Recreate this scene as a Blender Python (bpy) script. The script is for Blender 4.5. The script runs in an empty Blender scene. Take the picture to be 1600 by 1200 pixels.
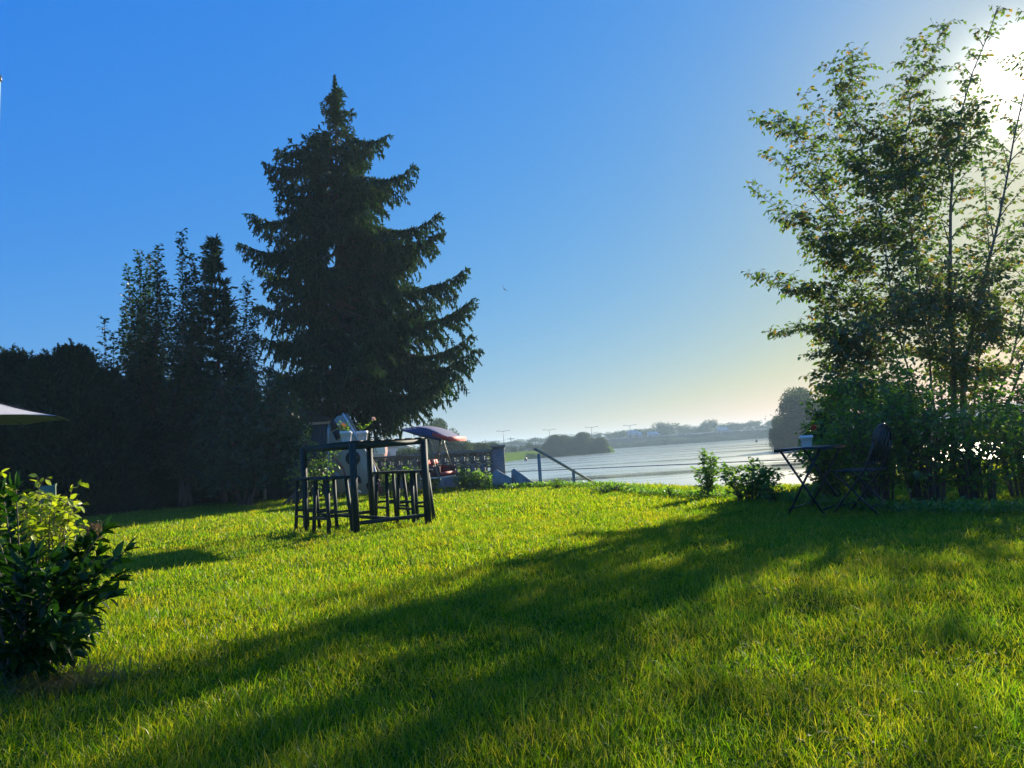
import bpy, math, random
import numpy as np
from mathutils import Vector, Matrix, Euler
PI = math.pi
rs = np.random.RandomState
# ------------------------------------------------------------------ camera
EYE = 0.9
PITCH, ROLL, FPX = math.radians(4.8), math.radians(3.75), 1200.0
fw = np.array([0, math.cos(PITCH), math.sin(PITCH)])
r0 = np.array([1.0, 0, 0]); u0 = np.array([0, -math.sin(PITCH), math.cos(PITCH)])
RT = math.cos(ROLL)*r0 - math.sin(ROLL)*u0
UP = math.sin(ROLL)*r0 + math.cos(ROLL)*u0
CAM = np.array([0, 0, EYE])
sc = bpy.context.scene
COL = sc.collection
cd = bpy.data.cameras.new("camera"); cam = bpy.data.objects.new("camera", cd); COL.objects.link(cam)
cd.sensor_width = 36; cd.lens = FPX/1600*36; cd.clip_start = 0.05; cd.clip_end = 5000
M = Matrix.Identity(4)
for i in range(3):
    M[i][0], M[i][1], M[i][2], M[i][3] = RT[i], UP[i], -fw[i], CAM[i]
cam.matrix_world = M
sc.camera = cam
def ray(px, py): return fw + RT*(px-800)/FPX + UP*(600-py)/FPX
def G(px, py, z=0.0):                       # point of the plane at height z seen at a photo pixel
    d = ray(px, py); t = (z-EYE)/d[2]; return CAM + d*t
def D(px, py, y):                           # point at distance y seen at a photo pixel
    d = ray(px, py); return CAM + d*(y/d[1])
# ------------------------------------------------------------------ sky and sun
sd = ray(1590, 130); sd = sd/np.linalg.norm(sd)
SUN_EL = math.asin(sd[2]); SUN_AZ = math.atan2(sd[0], sd[1])
w = bpy.data.worlds.new("World"); sc.world = w; w.use_nodes = True
nt = w.node_tree; nt.nodes.clear()
sky = nt.nodes.new('ShaderNodeTexSky'); sky.sky_type = 'NISHITA'; sky.sun_disc = False
sky.sun_elevation = SUN_EL; sky.sun_rotation = SUN_AZ
sky.altitude = 0; sky.air_density = 1.0; sky.dust_density = 0.35; sky.ozone_density = 4.0
hs = nt.nodes.new('ShaderNodeHueSaturation'); hs.inputs['Saturation'].default_value = 1.0
hs.inputs['Hue'].default_value = 0.5
bg = nt.nodes.new('ShaderNodeBackground'); bg.inputs[1].default_value = 0.1
ow = nt.nodes.new('ShaderNodeOutputWorld')
EXPO = 1.3
def mth(op, a, b=None):
    n_ = nt.nodes.new('ShaderNodeMath'); n_.operation = op
    for i_, v_ in enumerate((a, b)):
        if v_ is None: continue
        if isinstance(v_, (int, float)): n_.inputs[i_].default_value = v_
        else: nt.links.new(v_, n_.inputs[i_])
    return n_.outputs[0]
sp = nt.nodes.new('ShaderNodeSeparateColor'); cb = nt.nodes.new('ShaderNodeCombineColor')
nt.links.new(sky.outputs[0], hs.inputs['Color']); nt.links.new(hs.outputs[0], sp.inputs[0])
def chan(i_, a, g): return mth('MULTIPLY', mth('POWER', mth('MAXIMUM', sp.outputs[i_], 0.0), g), a)
cr_, cg_, cb_ = chan(0, .051, 1.12), chan(1, .171, .565), chan(2, .71, .10)
cr_ = mth('MAXIMUM', mth('SUBTRACT', cr_, .016), .008)
cb_ = mth('MULTIPLY', cb_, mth('SUBTRACT', 1.0, mth('MINIMUM', mth('MULTIPLY', cr_, .72), .46)))
# brightening of the air close to the sun
tcw = nt.nodes.new('ShaderNodeTexCoord'); dv = nt.nodes.new('ShaderNodeVectorMath'); dv.operation = 'DOT_PRODUCT'; dv.inputs[1].default_value = tuple(sd)
nrm_ = nt.nodes.new('ShaderNodeVectorMath'); nrm_.operation = 'NORMALIZE'; nt.links.new(tcw.outputs['Generated'], nrm_.inputs[0]); nt.links.new(nrm_.outputs[0], dv.inputs[0])
dt = mth('MAXIMUM', dv.outputs['Value'], 0.0)
glow = mth('ADD', mth('MULTIPLY', mth('POWER', dt, 1200.0), 3.0), mth('MULTIPLY', mth('POWER', dt, 90.0), .15))
K_ = 1/(.1*2**EXPO)
for i_, (c_, t_) in enumerate(((cr_, 1.0), (cg_, .95), (cb_, .85))):
    nt.links.new(mth('MULTIPLY', mth('ADD', c_, mth('MULTIPLY', glow, t_)), K_), cb.inputs[i_])
nt.links.new(cb.outputs[0], bg.inputs[0]); nt.links.new(bg.outputs[0], ow.inputs[0])
sl = bpy.data.lights.new("sun", 'SUN'); sl.energy = 5.0; sl.angle = math.radians(0.6); sl.color = (1.0, 0.9, 0.72)
so = bpy.data.objects.new("sun", sl); COL.objects.link(so)
so.rotation_euler = Vector(sd).to_track_quat('Z', 'Y').to_euler(); so.location = (30, 40, 30)
sc.view_settings.view_transform = 'Standard'; sc.view_settings.look = 'None'
sc.view_settings.exposure = EXPO; sc.view_settings.gamma = 1.0
try:
    sc.cycles.max_bounces = 8; sc.cycles.transmission_bounces = 6; sc.cycles.volume_bounces = 0
    sc.cycles.use_denoising = True; sc.cycles.volume_step_rate = 1
    sc.cycles.sample_clamp_indirect = 6
except Exception: pass
# ------------------------------------------------------------------ helpers
class MB:
    """collects geometry for ONE mesh object"""
    def __init__(s): s.V = []; s.F = {3: [], 4: []}; s.n = 0
    def add(s, V, Q=None, T=None):
        V = np.asarray(V, float).reshape(-1, 3)
        if Q is not None and len(Q): s.F[4].append(np.asarray(Q, np.int64).reshape(-1, 4)+s.n)
        if T is not None and len(T): s.F[3].append(np.asarray(T, np.int64).reshape(-1, 3)+s.n)
        s.V.append(V); s.n += len(V); return s
    def box(s, c, size, R=None, taper=1.0):
        h = np.array(size)/2.0
        P = np.array([[x, y, z] for z in (-1, 1) for y in (-1, 1) for x in (-1, 1)], float)
        P[4:, :2] *= taper
        P = P*h
        if R is not None: P = P @ np.array(R).T
        return s.add(P+np.array(c), [[0, 2, 3, 1], [4, 5, 7, 6], [0, 1, 5, 4], [2, 6, 7, 3], [0, 4, 6, 2], [1, 3, 7, 5]])
    def beam(s, a, b, w, h, upv=(0, 0, 1)):
        a = np.array(a, float); b = np.array(b, float); t = b-a; L = np.linalg.norm(t); t /= L
        u = np.array(upv, float)
        if abs(t @ u) > .95: u = np.array([0, 1.0, 0])
        x = np.cross(t, u); x /= np.linalg.norm(x); y = np.cross(x, t)
        return s.box((a+b)/2, (w, L, h), np.stack([x, t, y], 1))
    def tube(s, P, r, n=6, cap=True):
        P = np.asarray(P, float); m = len(P)
        r = np.full(m, r) if np.isscalar(r) else np.asarray(r, float)
        T = np.gradient(P, axis=0); T /= np.linalg.norm(T, axis=1)[:, None]+1e-9
        ref = np.array([0.31, .17, .93]) if abs(T[0][2]) < .9 else np.array([.9, .1, .3])
        X = np.cross(T, ref); X /= np.linalg.norm(X, axis=1)[:, None]+1e-9
        Y = np.cross(T, X)
        a = np.arange(n)*2*PI/n
        V = P[:, None]+r[:, None, None]*(X[:, None]*np.cos(a)[None, :, None]+Y[:, None]*np.sin(a)[None, :, None])
        i = np.arange(m-1)[:, None]*n; j = np.arange(n)[None]; k = (j+1) % n
        Q = np.stack([i+j, i+k, i+n+k, i+n+j], -1).reshape(-1, 4)
        V = V.reshape(-1, 3)
        if cap:
            V = np.vstack([V, P[0], P[-1]]); T3 = []
            for q in range(n):
                T3.append([q, m*n, (q+1) % n]); T3.append([(m-1)*n+q, (m-1)*n+(q+1) % n, m*n+1])
            return s.add(V, Q, T3)
        return s.add(V, Q)
    def lathe(s, prof, c=(0, 0, 0), n=24):
        prof = np.array(prof, float); m = len(prof); a = np.arange(n)*2*PI/n
        V = np.stack([prof[:, 0][:, None]*np.cos(a), prof[:, 0][:, None]*np.sin(a), np.repeat(prof[:, 1][:, None], n, 1)], -1).reshape(-1, 3)+np.array(c)
        i = np.arange(m-1)[:, None]*n; j = np.arange(n)[None]; k = (j+1) % n
        return s.add(V, np.stack([i+j, i+k, i+n+k, i+n+j], -1).reshape(-1, 4))
    def prism(s, poly, depth, fn):
        """poly: 2D outline; fn maps (u,v,w) to a point, extruded w 0..depth"""
        n = len(poly); V = [fn(u, v, 0) for u, v in poly]+[fn(u, v, depth) for u, v in poly]
        V += [np.mean(V[:n], 0), np.mean(V[n:2*n], 0)]
        Q = [[i, (i+1) % n, n+(i+1) % n, n+i] for i in range(n)]
        T = [[(i+1) % n, i, 2*n] for i in range(n)]+[[n+i, n+(i+1) % n, 2*n+1] for i in range(n)]
        return s.add(V, Q, T)
    def build(s, name, mat, parent=None, smooth=False, loc=None):
        V = np.vstack(s.V) if s.V else np.zeros((0, 3))
        me = bpy.data.meshes.new(name)
        F4 = np.vstack(s.F[4]) if s.F[4] else np.zeros((0, 4), np.int64)
        F3 = np.vstack(s.F[3]) if s.F[3] else np.zeros((0, 3), np.int64)
        li = np.concatenate([F4.ravel(), F3.ravel()]).astype(np.int32)
        st = np.concatenate([np.arange(len(F4))*4, len(F4)*4+np.arange(len(F3))*3]).astype(np.int32)
        me.vertices.add(len(V)); me.vertices.foreach_set('co', V.astype(np.float32).ravel())
        me.loops.add(len(li)); me.loops.foreach_set('vertex_index', li)
        me.polygons.add(len(st)); me.polygons.foreach_set('loop_start', st)
        if smooth: me.polygons.foreach_set('use_smooth', np.ones(len(st), bool))
        me.update(calc_edges=True)
        me.materials.append(mat)
        o = bpy.data.objects.new(name, me); COL.objects.link(o)
        if parent is not None: o.parent = parent
        if loc is not None: o.location = loc
        return o
def tag(o, label=None, cat=None, group=None, kind=None):
    if label: o['label'] = label
    if cat: o['category'] = cat
    if group: o['group'] = group
    if kind: o['kind'] = kind
    return o
def empty(name, loc=(0, 0, 0), rz=0.0):
    o = bpy.data.objects.new(name, None); COL.objects.link(o); o.location = tuple(loc); o.rotation_euler = (0, 0, rz); o.empty_display_size = .2
    return o
def copy_tree(o, parent=None):
    c = o.copy(); COL.objects.link(c)
    if parent is not None: c.parent = parent
    for ch in list(o.children): copy_tree(ch, c)
    return c
# ------------------------------------------------------------------ materials
def newmat(name):
    m = bpy.data.materials.new(name); m.use_nodes = True; n = m.node_tree; n.nodes.clear()
    return m, n, n.nodes.new('ShaderNodeOutputMaterial')
def L(n, a, b): n.links.new(a, b)
def plain(name, col, rough=.6, metal=0.0, var=.25, scale=8, bump=.0, spec=.5, stretch=None):
    m, n, out = newmat(name)
    b = n.nodes.new('ShaderNodeBsdfPrincipled'); b.inputs['Roughness'].default_value = rough; b.inputs['Metallic'].default_value = metal
    b.inputs['Specular IOR Level'].default_value = spec
    tc = n.nodes.new('ShaderNodeTexCoord'); mp = n.nodes.new('ShaderNodeMapping')
    if stretch: mp.inputs['Scale'].default_value = stretch
    nz = n.nodes.new('ShaderNodeTexNoise'); nz.inputs['Scale'].default_value = scale; nz.inputs['Detail'].default_value = 6
    cr = n.nodes.new('ShaderNodeValToRGB'); cr.color_ramp.elements[0].position = .3; cr.color_ramp.elements[1].position = .7
    c = np.array(col); lo = np.clip(c*(1-var), 0, 1); hi = np.clip(c*(1+var), 0, 1)
    cr.color_ramp.elements[0].color = (*lo, 1); cr.color_ramp.elements[1].color = (*hi, 1)
    L(n, tc.outputs['Object'], mp.inputs[0]); L(n, mp.outputs[0], nz.inputs['Vector']); L(n, nz.outputs[0], cr.inputs[0]); L(n, cr.outputs[0], b.inputs['Base Color'])
    if bump:
        bp = n.nodes.new('ShaderNodeBump'); bp.inputs['Strength'].default_value = bump; bp.inputs['Distance'].default_value = .01
        L(n, nz.outputs[0], bp.inputs['Height']); L(n, bp.outputs[0], b.inputs['Normal'])
    L(n, b.outputs[0], out.inputs[0]); return m
def leafmat(name, cols, tcol, trans=.45, gloss=.06, rough=.4):
    """cols: 3 colours picked by a random number per leaf"""
    m, n, out = newmat(name)
    geo = n.nodes.new('ShaderNodeNewGeometry')
    cr = n.nodes.new('ShaderNodeValToRGB'); el = cr.color_ramp.elements
    el[0].position = 0; el[0].color = (*cols[0], 1); el[1].position = 1; el[1].color = (*cols[-1], 1)
    for i, c in enumerate(cols[1:-1]):
        e = el.new((i+1)/(len(cols)-1)); e.color = (*c, 1)
    L(n, geo.outputs['Random Per Island'], cr.inputs[0])
    df = n.nodes.new('ShaderNodeBsdfDiffuse'); tr = n.nodes.new('ShaderNodeBsdfTranslucent')
    mx = n.nodes.new('ShaderNodeMixShader'); mx.inputs[0].default_value = trans
    tm = n.nodes.new('ShaderNodeMix'); tm.data_type = 'RGBA'; tm.blend_type = 'MULTIPLY'; tm.inputs[0].default_value = 1
    tm.inputs[7].default_value = (*tcol, 1); L(n, cr.outputs[0], tm.inputs[6]); L(n, tm.outputs[2], tr.inputs[0])
    L(n, cr.outputs[0], df.inputs[0]); L(n, df.outputs[0], mx.inputs[1]); L(n, tr.outputs[0], mx.inputs[2])
    gl = n.nodes.new('ShaderNodeBsdfGlossy'); gl.inputs['Roughness'].default_value = rough
    m2 = n.nodes.new('ShaderNodeMixShader'); m2.inputs[0].default_value = gloss
    L(n, mx.outputs[0], m2.inputs[1]); L(n, gl.outputs[0], m2.inputs[2]); L(n, m2.outputs[0], out.inputs[0])
    return m
M_bark = plain('bark', (.10, .075, .055), .9, var=.4, scale=14, bump=.8, stretch=(1, 1, .25))
M_bark_grey = plain('bark_grey', (.16, .14, .11), .85, var=.35, scale=20, bump=.6, stretch=(1, 1, .2))
M_grass = leafmat('grass_blades', [(.055, .13, .002), (.115, .19, .003), (.19, .22, .005), (.32, .28, .04)], (2.05, 2.15, .55), .55, .022, .38)
def lawn_patches(m):
    n = m.node_tree; ramp = [q for q in n.nodes if q.bl_idname == 'ShaderNodeValToRGB'][0]
    tc = n.nodes.new('ShaderNodeTexCoord'); nz = n.nodes.new('ShaderNodeTexNoise'); nz.inputs['Scale'].default_value = 1.6; nz.inputs['Detail'].default_value = 7; nz.inputs['Roughness'].default_value = .7
    c2 = n.nodes.new('ShaderNodeValToRGB'); c2.color_ramp.elements[0].position = .34; c2.color_ramp.elements[0].color = (.66, .94, .8, 1); c2.color_ramp.elements[1].position = .68; c2.color_ramp.elements[1].color = (1.32, 1.04, 1.2, 1)
    mm = n.nodes.new('ShaderNodeMix'); mm.data_type = 'RGBA'; mm.blend_type = 'MULTIPLY'; mm.inputs[0].default_value = 1
    L(n, tc.outputs['Object'], nz.inputs[0]); L(n, nz.outputs[0], c2.inputs[0]); dst = [l.to_socket for l in ramp.outputs[0].links]
    for t_ in dst: L(n, mm.outputs[2], t_)
    L(n, ramp.outputs[0], mm.inputs[6]); L(n, c2.outputs[0], mm.inputs[7])
lawn_patches(M_grass)
M_needle = leafmat('spruce_needles', [(.012, .032, .014), (.024, .055, .02), (.05, .085, .025)], (1.4, 1.7, .6), .25, .02, .6)
M_dark_leaf = leafmat('dark_leaves', [(.012, .035, .012), (.02, .055, .015), (.035, .075, .02)], (1.6, 1.9, .6), .3, .04, .45)
M_cedar = leafmat('cedar_sprays', [(.010, .03, .012), (.018, .045, .016), (.03, .06, .02)], (1.2, 1.4, .6), .15, .02, .6)
M_tree_leaf = leafmat('elm_leaves', [(.04, .08, .025), (.055, .105, .03), (.08, .125, .03), (.08, .125, .03), (.2, .11, .03)], (1.9, 2.0, .8), .5, .08, .4)
M_shrub_leaf = leafmat('shrub_leaves', [(.05, .12, .022), (.09, .18, .03), (.16, .25, .035)], (1.9, 2.0, .6), .52, .04, .4)
M_glossy_leaf = leafmat('glossy_leaves', [(.008, .03, .006), (.014, .045, .008), (.03, .08, .012)], (1.7, 2.2, .5), .22, .02, .35)
M_yellow_leaf = leafmat('golden_leaves', [(.18, .26, .015), (.28, .36, .02), (.4, .42, .03)], (1.6, 1.6, .6), .45, .05, .4)
M_bronze_leaf = leafmat('bronze_leaves', [(.10, .05, .03), (.14, .08, .04), (.08, .10, .03)], (1.5, 1.3, .9), .4, .05, .4)
M_far_leaf = leafmat('far_leaves', [(.035, .06, .025), (.05, .08, .03), (.07, .10, .035)], (1.4, 1.5, .7), .3, .0, .6)
M_dry = leafmat('dry_grass', [(.10, .10, .03), (.2, .17, .07), (.08, .13, .02)], (1.4, 1.3, .8), .4, .03, .5)
M_flower_red = leafmat('red_petals', [(.5, .03, .02), (.6, .1, .05)], (1.3, 1, 1), .3, .03)
M_flower_orange = leafmat('orange_petals', [(.6, .2, .06), (.65, .3, .12)], (1.3, 1, 1), .3, .03)
M_flower_pink = leafmat('pink_petals', [(.7, .45, .4), (.8, .6, .55)], (1.1, 1, 1), .3, .03)
M_paint_dark = plain('dark_green_paint', (.018, .032, .026), .6, var=.35, scale=9, spec=.25, bump=.3, stretch=(1, 1, .15))
M_metal_dark = plain('dark_metal', (.02, .022, .025), .4, .3)
M_white_pot = plain('white_pot', (.80, .80, .78), .5, var=.04)
M_soil = plain('soil', (.05, .035, .025), .95, var=.4, scale=30, bump=.8)
M_concrete = plain('concrete', (.24, .25, .24), .9, var=.25, scale=6, bump=.5)
M_stone = plain('pale_stone', (.45, .43, .40), .85, var=.25, scale=12, bump=.6)
M_wood_grey = plain('weathered_wood', (.30, .27, .22), .8, var=.3, scale=10, bump=.3, stretch=(1, 1, .1))
M_shed = plain('shed_paint', (.035, .06, .065), .7, var=.25, scale=9, stretch=(1, 1, .15))
M_trim = plain('shed_trim', (.36, .36, .30), .7, var=.15)
M_roof_dark = plain('shed_roofing', (.05, .055, .06), .9, var=.3, scale=30)
M_board = plain('plywood_panel', (.56, .45, .33), .8, var=.12, scale=5, stretch=(1, 1, .2))
M_red_paint = plain('red_paint', (.42, .08, .05), .5, var=.15)
M_white_paint = plain('white_paint', (.75, .73, .70), .5, var=.06)
M_black = plain('black_rubber', (.012, .012, .014), .6)
M_canvas_blue = plain('canopy_fabric', (.05, .065, .15), .85, var=.15)
M_canvas_red = plain('red_cushion', (.55, .07, .06), .7, var=.15)
M_maroon = plain('maroon_fabric', (.11, .035, .035), .8, var=.2)
M_tube = plain('swing_tube', (.16, .17, .13), .35, .4, var=.15)
M_umbrella = plain('umbrella_canvas', (.40, .39, .38), .85, var=.06)
M_glass = plain('window_glass', (.03, .04, .05), .08, 0, var=.2)
M_asphalt = plain('asphalt', (.05, .05, .052), .9, var=.2, scale=2)
M_car_white = plain('white_vehicle_paint', (.5, .5, .5), .3, var=.03)
M_car_dark = plain('dark_vehicle_paint', (.05, .06, .08), .3, var=.05)
M_rooftile = plain('roof_shingles', (.14, .16, .19), .85, var=.25, scale=3)
M_siding = plain('pale_siding', (.5, .52, .52), .8, var=.1)
def brickmat():
    m, n, out = newmat('red_brick'); b = n.nodes.new('ShaderNodeBsdfPrincipled'); b.inputs['Roughness'].default_value = .9
    tc = n.nodes.new('ShaderNodeTexCoord'); br = n.nodes.new('ShaderNodeTexBrick'); br.inputs['Scale'].default_value = 4
    br.inputs['Color1'].default_value = (.33, .10, .07, 1); br.inputs['Color2'].default_value = (.24, .08, .06, 1); br.inputs['Mortar'].default_value = (.35, .3, .27, 1)
    mp = n.nodes.new('ShaderNodeMapping'); mp.inputs['Rotation'].default_value = (PI/2, 0, 0)
    L(n, tc.outputs['Object'], mp.inputs[0]); L(n, mp.outputs[0], br.inputs[0]); L(n, br.outputs[0], b.inputs['Base Color']); L(n, b.outputs[0], out.inputs[0]); return m
M_brick = brickmat()
def pillar_brick():
    m, n, out = newmat('grey_brick'); b = n.nodes.new('ShaderNodeBsdfPrincipled'); b.inputs['Roughness'].default_value = .9
    tc = n.nodes.new('ShaderNodeTexCoord'); br = n.nodes.new('ShaderNodeTexBrick'); br.inputs['Scale'].default_value = 5
    br.inputs['Color1'].default_value = (.22, .2, .19, 1); br.inputs['Color2'].default_value = (.3, .27, .25, 1); br.inputs['Mortar'].default_value = (.12, .12, .12, 1)
    mp = n.nodes.new('ShaderNodeMapping'); mp.inputs['Rotation'].default_value = (PI/2, 0, 0)
    L(n, tc.outputs['Object'], mp.inputs[0]); L(n, mp.outputs[0], br.inputs[0]); L(n, br.outputs[0], b.inputs['Base Color']); L(n, b.outputs[0], out.inputs[0]); return m
M_pillar = pillar_brick()
def groundmat():
    m, n, out = newmat('lawn_ground'); b = n.nodes.new('ShaderNodeBsdfPrincipled'); b.inputs['Roughness'].default_value = .95; b.inputs['Specular IOR Level'].default_value = .0
    tc = n.nodes.new('ShaderNodeTexCoord'); nz = n.nodes.new('ShaderNodeTexNoise'); nz.inputs['Scale'].default_value = 2.2; nz.inputs['Detail'].default_value = 10
    cr = n.nodes.new('ShaderNodeValToRGB'); e = cr.color_ramp.elements
    e[0].position = .3; e[0].color = (.05, .10, .004, 1); e[1].position = .7; e[1].color = (.09, .14, .006, 1)
    n2 = n.nodes.new('ShaderNodeTexNoise'); n2.inputs['Scale'].default_value = 60; n2.inputs['Detail'].default_value = 4
    bp = n.nodes.new('ShaderNodeBump'); bp.inputs['Strength'].default_value = .7; bp.inputs['Distance'].default_value = .03
    L(n, tc.outputs['Object'], nz.inputs[0]); L(n, tc.outputs['Object'], n2.inputs[0]); L(n, nz.outputs[0], cr.inputs[0]); L(n, cr.outputs[0], b.inputs['Base Color'])
    sx = n.nodes.new('ShaderNodeSeparateXYZ'); L(n, tc.outputs['Object'], sx.inputs[0]); mr = n.nodes.new('ShaderNodeMapRange'); mr.inputs[1].default_value = 276; mr.inputs[2].default_value = 284; L(n, sx.outputs[1], mr.inputs[0])
    mc = n.nodes.new('ShaderNodeMix'); mc.data_type = 'RGBA'; mc.inputs[7].default_value = (.028, .035, .03, 1); L(n, mr.outputs[0], mc.inputs[0]); L(n, cr.outputs[0], mc.inputs[6]); L(n, mc.outputs[2], b.inputs['Base Color'])
    L(n, n2.outputs[0], bp.inputs['Height']); L(n, bp.outputs[0], b.inputs['Normal']); L(n, b.outputs[0], out.inputs[0]); return m
M_ground = groundmat()
def watermat():
    m, n, out = newmat('river_water')
    df = n.nodes.new('ShaderNodeBsdfDiffuse'); df.inputs[0].default_value = (.05, .07, .07, 1)
    gl = n.nodes.new('ShaderNodeBsdfGlossy'); gl.inputs[0].default_value = (1.0, .93, .76, 1)
    fr = n.nodes.new('ShaderNodeFresnel'); fr.inputs[0].default_value = 1.33
    tc = n.nodes.new('ShaderNodeTexCoord'); mp = n.nodes.new('ShaderNodeMapping'); mp.inputs['Scale'].default_value = (.018, .11, 1); mp.inputs['Rotation'].default_value = (0, 0, .12)
    nz = n.nodes.new('ShaderNodeTexNoise'); nz.inputs['Scale'].default_value = 1.0; nz.inputs['Detail'].default_value = 6; nz.inputs['Roughness'].default_value = .65
    cr = n.nodes.new('ShaderNodeMapRange'); cr.inputs[1].default_value = .36; cr.inputs[2].default_value = .50; cr.inputs[3].default_value = .07; cr.inputs[4].default_value = .30
    mp2 = n.nodes.new('ShaderNodeMapping'); mp2.inputs['Scale'].default_value = (.5, 2.2, 1)
    n2 = n.nodes.new('ShaderNodeTexNoise'); n2.inputs['Scale'].default_value = 1.5; n2.inputs['Detail'].default_value = 4
    bp = n.nodes.new('ShaderNodeBump'); bp.inputs['Distance'].default_value = .03; bp.inputs['Strength'].default_value = .25
    mx = n.nodes.new('ShaderNodeMixShader')
    L(n, tc.outputs['Object'], mp.inputs[0]); L(n, mp.outputs[0], nz.inputs[0]); L(n, nz.outputs[0], cr.inputs[0]); L(n, cr.outputs[0], gl.inputs['Roughness'])
    L(n, tc.outputs['Object'], mp2.inputs[0]); L(n, mp2.outputs[0], n2.inputs[0]); L(n, n2.outputs[0], bp.inputs['Height']); L(n, bp.outputs[0], gl.inputs['Normal'])
    L(n, fr.outputs[0], mx.inputs[0]); L(n, df.outputs[0], mx.inputs[1]); L(n, gl.outputs[0], mx.inputs[2]); L(n, mx.outputs[0], out.inputs[0]); return m
M_water = watermat()
# ------------------------------------------------------------------ ground, river
WATER_Z = -1.6
LAND = [(.1, 18.6), (1.5, 17.8), (2.6, 16.0), (3.4, 13.9), (4.9, 12.3), (6.2, 15.0), (9, 16.5), (22, 16), (50, 30), (66, 70), (52, 88), (36.5, 97.5), (37, 108), (48, 140), (150, 200), (1500, 240), (1500, -1500), (-1500, -1500), (-1500, 700), (-100, 240), (-20, 232), (10, 218), (24, 200), (23, 186), (4, 176), (-4, 150), (-6, 80), (-4, 35), (.0, 20.2)]
FAR = [(-1500, 296), (20, 296), (60, 300), (160, 318), (1500, 350), (1500, 3000), (-1500, 3000)]
def sdist(P, poly):
    """signed distance, positive inside"""
    poly = np.array(poly, float); n = len(poly); d = np.full(len(P), 1e9); ins = np.zeros(len(P), bool)
    for i in range(n):
        a = poly[i]; b = poly[(i+1) % n]; e = b-a
        t = np.clip(((P-a) @ e)/(e @ e), 0, 1); q = P-(a+t[:, None]*e)
        d = np.minimum(d, np.hypot(q[:, 0], q[:, 1]))
        c = ((a[1] > P[:, 1]) != (b[1] > P[:, 1])); x = a[0]+(P[:, 1]-a[1])*(b[0]-a[0])/((b[1]-a[1]) or 1e-9)
        ins ^= c & (P[:, 0] < x)
    return np.where(ins, d, -d)
def sm(x): x = np.clip(x, 0, 1); return x*x*(3-2*x)
def ground_z(P):
    P = np.atleast_2d(P)
    R = np.hypot(P[:, 0], P[:, 1])
    z = -3.0+3.0*sm((sdist(P, LAND)+2.2)/2.4)
    z = z+.015*np.sin(P[:, 0]*1.3+.4*P[:, 1])*np.sin(P[:, 1]*.9)*sm((20-R)/5)
    z = np.maximum(z, -3+4.9*sm((sdist(P, FAR)+4)/9))
    return z
na, nr = 720, 260
ang = np.arange(na)*2*PI/na; rad = np.concatenate([[0.0], np.geomspace(.3, 1100, nr)])
X = rad[:, None]*np.sin(ang)[None]; Y = rad[:, None]*np.cos(ang)[None]
P = np.stack([X.ravel(), Y.ravel()], 1); Z = ground_z(P)
mb = MB(); i = np.arange(nr)[:, None]*na; j = np.arange(na)[None]; k = (j+1) % na
mb.add(np.column_stack([P, Z]), np.stack([i+j, i+na+j, i+na+k, i+k], -1).reshape(-1, 4))
tag(mb.build('ground', M_ground, smooth=True), kind='structure')
mb = MB(); mb.box((0, 0, WATER_Z-.5), (2400, 2400, 1.0)); tag(mb.build('river_water', M_water), kind='structure')
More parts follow.
